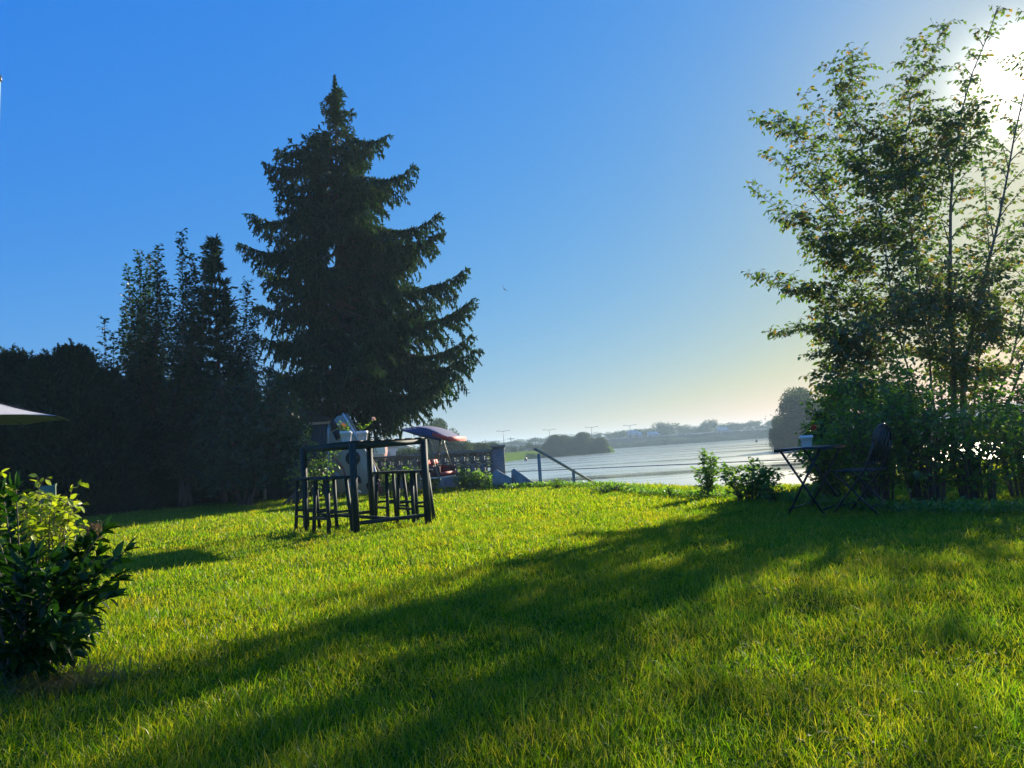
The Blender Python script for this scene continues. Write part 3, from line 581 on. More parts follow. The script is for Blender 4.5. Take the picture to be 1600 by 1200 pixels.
def edge_cover():
    r = rs(9); mb = MB(); pts = [G(x, y)[:2] for x, y in ((740, 765), (800, 764), (850, 762), (940, 764), (1000, 773), (1090, 778), (1210, 786), (1300, 798), (1420, 806), (1600, 806), (1750, 812))]
    pts = np.array(pts); n = 9000; u = r.uniform(0, len(pts)-1, n); i = np.minimum(u.astype(int), len(pts)-2); f = (u-i)[:, None]
    p = pts[i]*(1-f)+pts[i+1]*f+np.abs(r.normal(0, .3, (n, 1)))*np.array([.5, .85]); z = ground_z(p)
    pos = np.column_stack([p, z+r.uniform(0, .09, n)])
    leaves(mb, pos, r.normal(0, 1, (n, 3))+np.array([0, 0, .8]), r.normal(0, .6, (n, 3))+np.array([0, 0, 1]), r.uniform(.03, .075, n), r.uniform(.015, .035, n), LEAF4)
    tag(mb.build('ground_cover', M_shrub_leaf), 'low leafy weeds along the lawn edge above the river', 'ground cover', kind='stuff')
edge_cover()
# ------------------------------------------------------------------ bar table and stools
N_, R_, L_ = G(557, 835), G(661, 820), G(479, 826)
lv = L_-N_; sv = R_-N_; la = math.hypot(lv[0], lv[1]); sa = math.hypot(sv[0], sv[1])
rz = math.atan2(lv[1], lv[0])               # local x runs along the long side
lx = np.array([math.cos(rz), math.sin(rz), 0]); ly = np.array([lx[1], -lx[0], 0])
ctr = N_+lx*la/2+ly*sa/2
print('table', la, sa, np.degrees(rz), ctr)
TH = 1.12
t = empty('bar_table', ctr, rz)
tag(t, 'tall dark bar table with square legs standing on the lawn', 'bar table')
tt = MB()
for q in range(7): tt.box((0, -sa/2+(q+.5)*sa/7, TH-.012), (la+.06, sa/7-.006, .024))
tt.build('tabletop', M_paint_dark, t)
ap = MB()
for sg in (-1, 1):
    ap.box((0, sg*(sa/2-.0), TH-.055), (la-.065, .035, .058)); ap.box((sg*la/2, 0, TH-.055), (.035, sa-.065, .058))
ap.build('apron', M_paint_dark, t)
for sx in (-1, 1):
    for sy in (-1, 1): MB().box((sx*la/2, sy*sa/2, (TH-.026)/2-.01), (.066, .066, TH-.006)).build('leg', M_paint_dark, t)
for sx in (-1, 1): MB().box((sx*la/2, 0, .13), (.035, sa-.068, .045)).build('stretcher', M_paint_dark, t)
MB().box((0, 0, .13), (la-.037, .035, .04)).build('stretcher', M_paint_dark, t)
def make_stool():
    e = empty('bar_stool'); W, Dp, h = .42, .32, .70
    s = MB(); s.box((0, 0, h-.018), (W+.04, Dp+.02, .034)); o = s.build('seat', M_paint_dark, e)
    bv = o.modifiers.new('bevel', 'BEVEL'); bv.width = .008; bv.segments = 2
    for sx in (-1, 1):
        for sy in (-1, 1):
            MB().beam((sx*(W/2-.045), sy*(Dp/2-.035), h-.036), (sx*W/2, sy*Dp/2, -.01), .036, .036, (0, 1, 0)).build('leg', M_paint_dark, e)
    for sy in (-1, 1): MB().beam((-W/2+.03, sy*(Dp/2-.009), .2), (W/2-.03, sy*(Dp/2-.009), .2), .022, .03).build('rung', M_paint_dark, e)
    for sx in (-1, 1): MB().beam((sx*(W/2-.014), -Dp/2+.03, .27), (sx*(W/2-.014), Dp/2-.03, .27), .022, .03).build('rung', M_paint_dark, e)
    return e
st0 = make_stool()
spots = [(-.33, -sa/2-.10, .05, 'dark bar stool at the left side of the bar table, closest to its near leg'),
         (.36, -sa/2-.08, -.06, 'dark bar stool at the far left end of the bar table, before the shed'),
         (.02, sa/2+.12, .04, 'dark bar stool on the river side of the bar table, nearer the red swing'),
         (-.48+1.12, sa/2+.10, -.05, 'dark bar stool on the river side of the bar table, nearer the striped climbing panel')]
spots[2] = (-.25, sa/2+.12, .04, spots[2][3]); spots[3] = (.38, sa/2+.10, -.05, 'dark bar stool on the river side of the bar table, nearer the climbing panel')
for q, (u, v, a, lab) in enumerate(spots):
    o = st0 if q == 0 else copy_tree(st0)
    o.location = tuple(ctr+lx*u+ly*v); o.rotation_euler = (0, 0, rz+a)
    tag(o, lab, 'bar stool', 'bar stools around the tall table')
# pots on the table
def pot(px, py, z, dist, label, rad, h, plantfn, name='flower_pot'):
    p = D(px, py, dist); p[2] = z
    e = empty(name, p); tag(e, label, 'potted plant')
    MB().lathe([(0, 0), (rad*.72, 0), (rad*.75, .004), (rad*.93, h*.72), (rad*1.02, h*.73), (rad*1.04, h), (rad*.94, h), (rad*.90, h*.8)], n=28).build('pot', M_white_pot, e, smooth=False)
    MB().lathe([(0.0001, h*.86), (rad*.92, h*.84)], n=20).build('soil', M_soil, e)
    plantfn(e, h*.85)
    return e
def pp_a(e, h):
    r = rs(81); a, b, f = MB(), MB(), MB()
    for q in range(12):
        d = np.array([r.normal(0, .05), r.normal(0, .05), 0]); P = bez(np.array([0, 0, h]), d*.5+np.array([0, 0, h+.04]), d+np.array([0, 0, h+r.uniform(.05, .16)]), 4); a.tube(P, .0025, 4); twig_leaves(b, r, P, .018, .045, .026, LEAF7)
    c = np.array([-.03, 0, h+.09]); n = 60; v = unit(r.normal(0, 1, (n, 3))); leaves(f, c+v*.01, v, r.normal(0, 1, (n, 3)), .028, .02, LEAF4)
    a.build('stems', M_bark, e); b.build('foliage', M_shrub_leaf, e); f.build('blossom', M_flower_orange, e)
def pp_b(e, h):
    r = rs(82); a, b, f = MB(), MB(), MB()
    for (x, z) in ((.16, .17), (-.06, .10), (.03, .09), (-.02, .12), (.07, .11)):
        P = bez(np.array([0, 0, h]), np.array([x*.4, 0, h+z*.7]), np.array([x, r.normal(0, .03), h+z]), 5); a.tube(P, .003, 4); twig_leaves(b, r, P, .013, .035, .02, LEAF7, jit=.7)
    n = 40; v = unit(r.normal(0, 1, (n, 3))); leaves(f, np.array([.16, 0, h+.17])+v*.008, v, r.normal(0, 1, (n, 3)), .022, .018, LEAF4)
    a.build('stems', M_bark, e); b.build('foliage', M_shrub_leaf, e); f.build('blossom', M_flower_pink, e)
nd = N_[1]
pot(541, 685, TH+.001, nd+.42, 'white pot with orange blossom standing on the bar table, in front of the climbing panel', .075, .135, pp_a)
pot(566, 683, TH+.001, nd+.75, 'white pot with an arching green plant on the bar table, right one of two', .075, .135, pp_b)
# ------------------------------------------------------------------ shed, climbing panel
def shed():
    y = 20.2; a = G(413, 783); a = D(413, 783, y); b = D(522, 776, y); w_ = b[0]-a[0]; h = 1.95
    e = empty('garden_shed', (a[0]+w_/2, y+.9, 0)); tag(e, 'dark grey-green garden shed with pale corner trim under the spruce', 'shed')
    wl = MB(); wl.box((0, 0, h/2), (w_, 1.8, h))
    for q in range(13):
        x = -w_/2+.08+q*(w_-.16)/12; wl.box((x, -.912, h/2), (.03, .02, h-.05))
    wl.build('wall', M_shed, e)
    for sx in (-1, 1): MB().box((sx*(w_/2-.03), -.915, h/2), (.085, .03, h)).build('corner_trim', M_trim, e)
    MB().box((0, -.92, h-.05), (w_+.1, .035, .07)).build('fascia', M_trim, e)
    MB().box((-w_/2+.1, -1.0, .42), (.28, .15, .03)).build('ledge', M_trim, e)
    rf = MB(); rf.prism([(-w_/2-.12, h), (w_/2+.12, h), (0, h+.42)], 2.0, lambda u, v, q: np.array([u, q-1.0, v])); rf.build('roof', M_roof_dark, e)
    d = MB(); d.box((.0, -.93, .9), (.72, .035, 1.7))
    dr_ = d.build('door', M_shed, e); MB().box((.28, -.955, .95), (.03, .03, .1)).build('handle', M_metal_dark, dr_)
shed()
def panel():
    y = 18.6; q = lambda x, yy: D(x, yy, y)
    o = q(513, 772); o[2] = 0; e = empty('climbing_panel', o); tag(e, 'leaning plywood climbing panel with black hand holds and red edge beside the shed', 'climbing frame')
    W = lambda x, yy, dd=0: q(x, yy)-o+np.array([0, dd, 0])
    out = [(513, 772), (596, 773), (590, 752), (584, 728), (559, 681), (537, 648), (527, 650), (513, 667)]
    m = MB(); m.prism(out, .05, lambda u, v, d_: W(u, v, d_)); m.build('board', M_board, e)
    MB().beam(W(536, 646, -.02), W(585, 729, -.02), .035, .05).beam(W(585, 729, -.02), W(591, 752, -.02), .035, .05).build('edge_rail', M_white_paint, e)
    MB().beam(W(591, 750, -.02), W(597, 774, -.02), .06, .06).build('edge_foot', M_red_paint, e)
    MB().beam(W(537, 646, .3), W(600, 772, .9), .05, .05).beam(W(514, 668, .3), W(514, 772, .9), .05, .05).build('rear_brace', M_wood_grey, e)
    MB().beam(W(513, 668, -.02), W(513, 692, -.02), .03, .03).beam(W(513, 692, -.02), W(513, 771, -.02), .03, .03).build('side_rail', M_white_paint, e)
    def blob(pts, name='hand_hold'):
        m = MB(); m.prism(pts, -.035, lambda u, v, d_: W(u, v, -.003+d_)); m.build(name, M_black, e)
    m = MB(); th = np.linspace(0, 2*PI, 17); m.tube([W(552+9*math.cos(a), 716+9*math.sin(a), -.03) for a in th], .045, 6, cap=False); m.build('ring_hold', M_black, e)
    blob([(516, 661), (521, 655), (530, 668), (518, 674)]); blob([(520, 676), (530, 670), (532, 684), (526, 688)])
    def ell(cx, cy, a, b, t): return [(cx+a*math.cos(k)*math.cos(t)-b*math.sin(k)*math.sin(t), cy+a*math.cos(k)*math.sin(t)+b*math.sin(k)*math.cos(t)) for k in np.linspace(0, 2*PI, 12, endpoint=False)]
    blob(ell(579, 738, 6, 3, 1.1)); blob(ell(561, 749, 7, 3.5, 1.1)); blob([(572, 757), (577, 752), (583, 755), (584, 766), (576, 767)]); blob(ell(538, 697, 4, 3, .3))
panel()
m = MB(); m.tube([D(524, 739, 18.2), D(548, 758, 18.0), D(563, 769, 17.9)], .018, 6); tag(m.build('garden_pole', M_white_paint), 'thin white pole leaning across the foot of the climbing panel', 'pole')
m = MB(); m.beam(D(521, 712, 18.3), D(537, 733, 18.2), .05, .03); m.beam(D(537, 733, 18.2), [*D(545, 745, 18.1)[:2], .0], .04, .03); tag(m.build('garden_stake', M_red_paint), 'rusty slanting stake in front of the climbing panel', 'stake')
# ------------------------------------------------------------------ screen-block wall, pillar, stair walls, railing
def wall():
    A = D(774, 760, 19.4); B = D(545, 770, 21.9); A[2] = B[2] = 0
    v = B-A; ln_ = math.hypot(v[0], v[1]); a = math.atan2(-v[1], -v[0])
    e = empty('screen_block_wall', B, a); tag(e, 'low grey garden wall of patterned screen blocks behind the red swing', 'garden wall')
    H0, H1 = .28, .86
    MB().box((ln_/2, 0, H0/2-.1), (ln_, .2, H0+.2)).build('base', M_concrete, e)
    MB().box((ln_/2, 0, H1+.03), (ln_, .24, .055)).build('cap', M_concrete, e)
    s = MB(); n = int(ln_/.29); c = ln_/n
    for i in range(n):
        for j in range(2):
            x = (i+.5)*c; z = H0+.002+(j+.5)*.288; hw = c/2
            s.box((x-hw+.019, 0, z), (.036, .1, .284)); s.box((x+hw-.019, 0, z), (.036, .1, .284)); s.box((x, 0, z+.124), (c-.076, .1, .036)); s.box((x, 0, z-.124), (c-.076, .1, .036))
            th = np.linspace(0, 2*PI, 11); s.tube([(x+.075*math.cos(k), 0, z+.075*math.sin(k)) for k in th], .03, 4, cap=False)
            for k in range(4):
                t_ = PI/4+k*PI/2; s.beam((x+.09*math.cos(t_), 0, z+.09*math.sin(t_)), (x+.155*math.cos(t_), 0, z+.155*math.sin(t_)), .07, .022, (0, 1, 0))
    s.build('screen_blocks', M_concrete, e)
    p = empty('brick_pillar', D(782, 760, 19.4)*[1, 1, 0]); tag(p, 'square brick pillar with flat cap at the river end of the screen wall', 'pillar')
    MB().box((0, 0, .2), (.30, .30, 1.52)).build('shaft', M_pillar, p); MB().box((0, 0, .985), (.40, .40, .05)).build('cap', M_concrete, p)
wall()
def stairwall(pts, y, dep, label, name='stair_wall'):
    m = MB(); P0 = D(*pts[0], y); e = MB(); e.prism(pts, dep, lambda u, v, d_: D(u, v, y)+np.array([0, d_, 0])); tag(e.build(name, M_concrete), label, 'stair wall')
stairwall([(799, 735), (803, 732), (841, 759), (841, 785), (798, 785)], 18.1, .18, 'sloping grey concrete stair wall between the pillar and the handrail post')
stairwall([(770, 738), (776, 734), (800, 748), (800, 780), (768, 780)], 17.9, .18, 'darker sloping concrete stair wall standing in front of the brick pillar')
def railing():
    y = 18.0; e = empty('handrail', D(841, 757, y)*[1, 1, 0]); tag(e, 'grey wooden handrail on two posts sloping down to the river', 'handrail'); o = np.array(e.location)
    for (x, t_, b_, yy, ww) in ((841.5, 709, 800, y, .075), (895.5, 733, 800, y+.5, .065)):
        q = D(x, t_, yy)-o; bb = q.copy(); bb[2] = -1.3; MB().beam(bb, q, ww, ww, (0, 1, 0)).build('post', M_wood_grey, e)
    a = D(835, 701, y-.05)-o; b = D(938, 760, y+.9)-o; b = b+(b-a)*.25
    MB().beam(a, b, .055, .05).build('rail', M_wood_grey, e)
railing()
# ------------------------------------------------------------------ canopy swing
def swing():
    y = 18.2; F1 = G(703, 767.3); c = np.array([F1[0]-.30, y+.1, 0]); e = empty('garden_swing', c, math.radians(-14)); e.scale = (.87, 1, 1); tag(e, 'red garden swing seat under a tilted dark canopy with curved tube legs', 'garden swing')
    top = 1.30; hl = .55
    for sy in (-1, 1):
        yy = sy*hl
        for (x1, lab) in ((.46, 'leg'), (-.46, 'leg')):
            s_ = 1 if x1 > 0 else -1
            P = bez(np.array([s_*.02, yy, top]), np.array([s_*.16, yy, .62]), np.array([x1, yy, -.01]), 9); MB().tube(P, .019, 8).build('leg', M_tube, e, smooth=True)
        for s_ in (-1, 1):
            MB().tube([(s_*.03, yy*.92, top-.03), (s_*.30, yy*.88, .44)], .011, 6).build('hanger', M_tube, e)
    MB().tube([(0, -hl-.05, top), (0, hl+.05, top)], .022, 8).build('top_bar', M_tube, e)
    for sy in (-1, 1): MB().tube([(-.48, sy*hl*.95, 1.46), (0, sy*hl, top), (.5, sy*hl*.95, 1.24)], .012, 6).build('canopy_arm', M_tube, e)
    cn = MB(); nu, nv = 13, 9; V = []
    for k in (0, 1):
        for i in range(nu):
            for j in range(nv):
                u = i/(nu-1); v = j/(nv-1)*2-1; x = -.62+1.26*u; z = 1.56-.30*u+.13*math.sin(u*PI)-.05*v*v-.016*k; V.append((x, v*.68, z))
    Q = []; nn = nu*nv
    for i in range(nu-1):
        for j in range(nv-1):
            a = i*nv+j; Q.append([a, a+1, a+nv+1, a+nv]); Q.append([nn+a, nn+a+nv, nn+a+nv+1, nn+a+1])
    for i in range(nu-1):
        for j in (0, nv-1): a = i*nv+j; Q.append([a, a+nv, nn+a+nv, nn+a])
    for j in range(nv-1):
        for i in (0, nu-1): a = i*nv+j; Q.append([a, a+1, nn+a+1, nn+a])
    cn.add(V, Q)
    for sy in (-.69, .69):
        pr_ = [(-.62+1.26*u, 1.56-.30*u+.13*math.sin(u*PI)-.07) for u in np.linspace(0, .86, 10)]
        lo_ = [(-.62+1.26*u, 1.50-.33*u-.02-.03*math.sin(u*PI)) for u in np.linspace(.86, 0, 10)]
        cn.prism(pr_+lo_, .012, lambda u, v, d_, sy=sy: np.array([u, sy+d_, v]))
    cn.build('canopy', M_canvas_blue, e, smooth=False)
    vl = MB(); vl.box((.655, 0, 1.215), (.015, 1.34, .11)); vl.box((.44, -.69, 1.29), (.42, .012, .09), Euler((0, .30, 0)).to_matrix()); vl.build('valance', M_canvas_red, e)
    MB().box((.05, 0, .40), (.56, 1.0, .07)).build('seat', M_maroon, e)
    MB().box((-.25, 0, .58), (.06, 1.0, .34), Euler((0, -.25, 0)).to_matrix()).build('backrest', M_maroon, e)
    MB().box((.05, 0, .345), (.60, 1.06, .03)).build('seat_frame', M_white_paint, e)
    for sy in (-.25, .25): MB().box((-.20, sy, .70), (.12, .46, .10), Euler((0, -.3, 0)).to_matrix()).build('cushion', M_canvas_red, e)
    MB().box((.33, 0, .43), (.13, 1.0, .07)).build('cushion', M_canvas_red, e)
    for sy in (-1, 1): MB().box((.08, sy*.53, .50), (.5, .04, .22)).build('side_panel', M_maroon, e)
swing()
# shrubs along the wall
gw = 'sunlit leafy plants at the foot of the garden wall'
for q, (px, py, H_, R_s, ns, lab) in enumerate(((606, 772, .66, .3, 14, 'leafy bush seen through the bar table legs, nearest the climbing panel'), (642, 770, .70, .34, 18, 'leafy bush behind the right end of the bar table'), (674, 767.5, .50, .3, 14, 'low bush growing under the swing seat'),
    (742, 765.5, .5, .28, 14, 'sunlit weed clump just right of the swing legs'), (764, 763, .42, .25, 9, 'small sunlit weeds at the foot of the brick pillar'), (722, 764, .55, .3, 12, 'leafy plant behind the right swing legs'), (582, 772, .4, .25, 9, 'low plant beside the red foot of the climbing panel'))):
    shrub('wall_bush', lab, 'bush', G(px, py), H_, R_s, ns, 90+q, ln=.075, wd=.05, group=gw, tpl=LEAF4, slen=.18, n_side=8, twig=.13)
shrub('flower_clump', 'small clump of pink blossoms before the shed corner', 'flowers', G(528, 778), .2, .25, 10, 99, leafm=M_shrub_leaf, ln=.05, wd=.03, tpl=LEAF4, slen=.08, n_side=5, twig=.06)
# ------------------------------------------------------------------ bistro table and chair
def bistro():
    c = np.array([3.20, 8.40, 0]); e = empty('folding_table', c, math.radians(53.5)); tag(e, 'dark metal folding bistro table with crossed legs before the hedge', 'folding table')
    w_, d_, h = .96, .50, .70
    m = MB(); m.box((0, 0, h), (w_, d_, .016)); m.box((0, -d_/2+.008, h-.016), (w_-.004, .012, .018)); m.box((0, d_/2-.008, h-.016), (w_-.004, .012, .018)); m.build('tabletop', M_metal_dark, e)
    for sx in (-1, 1):
        for a in (-1, 1):
            MB().beam((sx*.41+a*.007, -a*.2, h-.01), (sx*.41+a*.007, a*.2, -.01), .012, .022, (0, 0, 1)).build('leg', M_metal_dark, e)
    for a in (-1, 1): MB().beam((-.40, a*.175, .07), (.40, a*.175, .07), .014, .014).build('crossbar', M_metal_dark, e)
    def pc(e2, hh):
        r = rs(83); a, b, f = MB(), MB(), MB()
        for q in range(12):
            d = np.array([r.normal(.02, .07), r.normal(0, .05), 0]); P = bez(np.array([0, 0, hh]), d*.5+np.array([0, 0, hh+.06]), d+np.array([0, 0, hh+r.uniform(.04, .15)]), 4); a.tube(P, .0025, 4); twig_leaves(b, r, P, .018, .04, .03, LEAF7)
        for cc in ((.09, 0, hh+.11), (.07, -.03, hh+.09), (.11, .02, hh+.10)):
            n = 40; v = unit(r.normal(0, 1, (n, 3))); leaves(f, np.array(cc)+v*.006, v, r.normal(0, 1, (n, 3)), .024, .018, LEAF4)
        a.build('stems', M_bark, e2); b.build('foliage', M_shrub_leaf, e2); f.build('blossom', M_flower_red, e2)
    pot(1261, 700, h+.01, 8.4, 'grey-white pot of red flowers on the folding metal table', .068, .125, pc)
bistro()
def chair():
    c = D(1348, 800, 7.95); c[2] = 0; e = empty('folding_chair', c, math.radians(132)); e.scale = (1.08, 1.08, 1.05); tag(e, 'black folding garden chair with rounded slatted back beside the bistro table', 'folding chair')
    # local +x is the way the sitter faces
    s = MB()
    for q in range(6): s.box((-.17+q*.068, 0, .43), (.055, .38, .014))
    s.build('seat', M_metal_dark, e)
    for sy in (-1, 1):
        y = sy*.19
        MB().tube([(.22, y, -.01), (-.14, y, .43), (-.22, y, .60), (-.25, y, .70)], .010, 8).build('leg', M_metal_dark, e)
        MB().tube([(-.24, y*.88, -.01), (.17, y*.88, .43)], .010, 8).build('leg', M_metal_dark, e)
    b = MB(); th = np.linspace(0, PI, 15); b.tube([(-.25-.02*math.sin(t_), .19*math.cos(t_), .70+.16*math.sin(t_)) for t_ in th], .011, 8)
    for q in range(6):
        yy = -.15+q*.06; zt = .70+.16*math.sqrt(max(0, 1-(yy/.19)**2)); b.beam((-.17, yy, .50), (-.262, yy, zt-.01), .04, .008, (1, 0, 0))
    b.tube([(-.17, -.185, .5), (-.17, .185, .5)], .01, 6); b.build('backrest', M_metal_dark, e)
    for z_, x_ in ((.09, -.15), (.1, .13)): MB().tube([(x_, -.17, z_), (x_, .17, z_)], .007, 6).build('crossbar', M_metal_dark, e)
chair()
def rock(px, py, s, label, seed):
    r = rs(seed); p = G(px, py); m = MB(); nu, nv = 10, 7; V = []
    for i in range(nv):
        for j in range(nu):
            a = j*2*PI/nu; t_ = i/(nv-1)*PI; k = 1+.15*math.sin(3*a+seed)+r.normal(0, .05); V.append((s*k*math.sin(t_)*math.cos(a)*1.3, s*k*math.sin(t_)*math.sin(a), s*.5*math.cos(t_)+s*.3))
    Q = [[i*nu+j, i*nu+(j+1) % nu, (i+1)*nu+(j+1) % nu, (i+1)*nu+j] for i in range(nv-1) for j in range(nu)]
    m.add(V, Q); tag(m.build('garden_stone', M_stone, smooth=True, loc=tuple(p)), label, 'stone', 'pale stones at the foot of the hedge')
rock(1487, 797, .05, 'pale flat stone below the tree stems, left one of the pair', 1); rock(1509, 800, .055, 'pale flat stone below the tree stems, right one of the pair', 2); rock(1380, 790, .06, 'pale pinkish stone at the hedge foot right of the folding chair', 3)
# ------------------------------------------------------------------ left foreground planting
def fore_bush():
    r = rs(31); b = G(40, 1075)+np.array([-.1, .15, 0])
    def fn(wood, leaf):
        tips = [(195, 862), (178, 905), (150, 870), (160, 830), (170, 935), (115, 985), (130, 850), (100, 875), (60, 868), (25, 765), (5, 775), (80, 880), (40, 875), (0, 850), (95, 900), (60, 930), (20, 900), (130, 900), (70, 990), (20, 980), (-30, 800), (-60, 860), (-40, 930), (110, 940), (140, 960), (50, 880), (10, 940), (85, 960), (120, 860), (-80, 780), (-10, 870), (150, 895), (105, 1020), (85, 1035), (60, 1040), (30, 1045), (120, 1005), (0, 1035), (-20, 1000), (45, 1015), (75, 1000), (20, 1020), (140, 985), (95, 1005)]
        for px, py in tips:
            d_ = b[1]+r.uniform(-.28, .35); t_ = D(px, py, d_); P = bez(b+r.normal(0, .05, 3)*[1, 1, 0], (b+t_)/2+np.array([0, 0, .12]), t_, 8)
            wood.tube(P, np.linspace(.006, .0025, 8), 5)
            n = 15
            for q in range(n):
                s = .3+.7*q/(n-1); p, T = path_at(P, s)
                for sg in (-1, 1):
                    sdv = unit(np.cross(T, [0, 0, 1.0])*(1 if q % 2 else .3)*sg+np.cross(T, [1.0, 0, 0])*(.2 if q % 2 else 1)*sg)
                    dr = unit(T*.7+sdv*.8+np.array([0, 0, -.1])+r.normal(0, .2, 3)); k = r.uniform(.6, 1.1)
                    leaves(leaf, [p], [dr], [unit(np.array([0, 0, 1.0])+r.normal(0, .35, 3))], .10*k, .042*k, LEAF7)
            leaves(leaf, [P[-1]]*3, unit(P[-1]-P[-2]+r.normal(0, .02, (3, 3))), r.normal(0, .4, (3, 3))+np.array([0, 0, 1.0]), .09, .034, LEAF7)
    plant('glossy_bush', 'dark glossy pointed-leaf bush at the left edge in front of the lawn', 'bush', b, M_glossy_leaf, fn, crown='foliage', trunk='stems')
fore_bush()
shrub('golden_shrub', 'bright yellow-green sunlit shrub behind the glossy bush, right one', 'shrub', D(74, 900, 5.2), .94, .31, 32, 33, M_yellow_leaf, ln=.06, wd=.04, slen=.16, n_side=9, twig=.10, tsp=.06, lsp=.03)
shrub('golden_shrub', 'bright yellow-green shrub cut by the left edge of the photo', 'shrub', D(-15, 900, 4.9), .98, .25, 18, 34, M_yellow_leaf, ln=.07, wd=.04, slen=.16, n_side=9, twig=.10, tsp=.06, lsp=.03)
shrub('bronze_plant', 'small bronze and pink leafed plant at the bed corner by the lawn', 'plant', G(135, 850)+np.array([0, .15, 0]), .30, .18, 14, 35, M_bronze_leaf, ln=.05, wd=.025, slen=.09, n_side=8, twig=.06)
shrub('flower_spike', 'thin upright flower spike rising from the bed corner', 'plant', G(142, 848)+np.array([.03, .2, 0]), .36, .05, 3, 36, M_dry, ln=.035, wd=.018, slen=.05, n_side=10, twig=.04)
shrub('bed_shrub', 'dark low shrub in the flower bed between golden shrub and lawn', 'shrub', G(108, 858)+np.array([-.05, .1, 0]), .42, .22, 12, 37, M_glossy_leaf, ln=.06, wd=.03, slen=.12, n_side=8, twig=.09)
def sign_cloth():
    y = 5.55; m = MB(); m.prism([(62, 760), (86, 757), (87, 800), (62, 800)], .012, lambda u, v, d_: D(u, v, y)+np.array([0, d_, 0]))
    m.beam(D(88, 756, y+.03), G(93, 900)*[1, 0, 0]+np.array([0, y+.03, -.02]), .012, .012)
    tag(m.build('plant_screen', plain('green_mesh', (.12, .17, .10), .8)), 'small grey-green panel standing behind the golden shrub', 'garden screen')
sign_cloth()
def tussock():
    r = rs(38); b = G(95, 1075); m = MB(); n = 420; a = r.uniform(0, 6.28, n); L_t = r.uniform(.08, .26, n); h = np.column_stack([np.cos(a), np.sin(a), np.zeros(n)])
    p = r.normal(0, .09, (n, 3))*[1.5, .8, 0]; z = r.uniform(.2, .9, n)
    mid = p+h*(L_t*.5)[:, None]+np.array([0, 0, 1.0])*(L_t*z*.5)[:, None]; tip = p+h*L_t[:, None]+np.array([0, 0, 1.0])*(L_t*z*.25)[:, None]
    s = np.cross(h, [0, 0, 1.0])*.0022; V = np.stack([p-s, p+s, mid-s, mid+s, tip], 1).reshape(-1, 3); o = np.arange(n)*5
    m.add(V, np.stack([o, o+1, o+3, o+2], 1), np.stack([o+2, o+3, o+4], 1))
    tag(m.build('dry_grass_tuft', M_dry, loc=tuple(b)), 'straggly half-dry grass tuft at the foot of the glossy bush', 'grass tuft')
tussock()
# ------------------------------------------------------------------ parasol and pole at the left edge
def parasol():
    y = 12.5; tip = D(92, 650, y); rim = tip[2]; apex = D(-52, 614, y); c = np.array([tip[0]-1.52, y, 0])
    e = empty('parasol', c); tag(e, 'pale grey patio parasol reaching in from the left edge before the hedge', 'parasol')
    m = MB(); n = 8; R = 1.52; H = apex[2]-rim; V = []
    for k in range(n):
        for s in np.linspace(0, 1, 6):
            pass
    th = [q*2*PI/8 for q in range(9)]
    for q in range(8):
        a, b = th[q], th[q+1]; V = []; nu, nv = 6, 4
        for i in range(nu+1):
            s = i/nu
            for j in range(nv+1):
                t_ = j/nv; x = R*s*((1-t_)*math.cos(a)+t_*math.cos(b)); yy = R*s*((1-t_)*math.sin(a)+t_*math.sin(b)); V.append((x*(1-.02*math.sin(t_*PI)*s), yy*(1-.02*math.sin(t_*PI)*s), rim+H*(1-s)**1.0-.05*math.sin(s*PI)+.02*math.sin(t_*PI)*s))
        Q = [[i*(nv+1)+j, (i+1)*(nv+1)+j, (i+1)*(nv+1)+j+1, i*(nv+1)+j+1] for i in range(nu) for j in range(nv)]; m.add(V, Q)
    m.build('canopy', M_umbrella, e)
    MB().tube([(0, 0, -.01), (0, 0, rim+H+.08)], .022, 10).build('pole', M_white_paint, e); MB().lathe([(.001, .09), (.06, .08), (.26, .04), (.27, 0), (.001, 0)], n=24).build('foot', M_concrete, e)
    for q in range(8):
        a = th[q]; MB().tube([(0, 0, rim+H-.03), (R*.98*math.cos(a), R*.98*math.sin(a), rim-.015)], .008, 5).build('rib', M_metal_dark, e)
parasol()
def tall_pole():
    y = 12.9; a = D(0, 118, y); m = empty('flagpole', (a[0]-.03, y, 0)); tag(m, 'tall white pole with a dark cap just touching the left edge high up', 'pole')
    MB().tube([(-.25, 0, -.02), (0, 0, a[2]-.1)], [.05, .03], 10).build('shaft', M_white_paint, m); MB().lathe([(.001, .12), (.05, .10), (.06, .02), (.05, 0), (.001, 0)], (0, 0, a[2]-.1), 14).build('cap', M_metal_dark, m)
tall_pole()
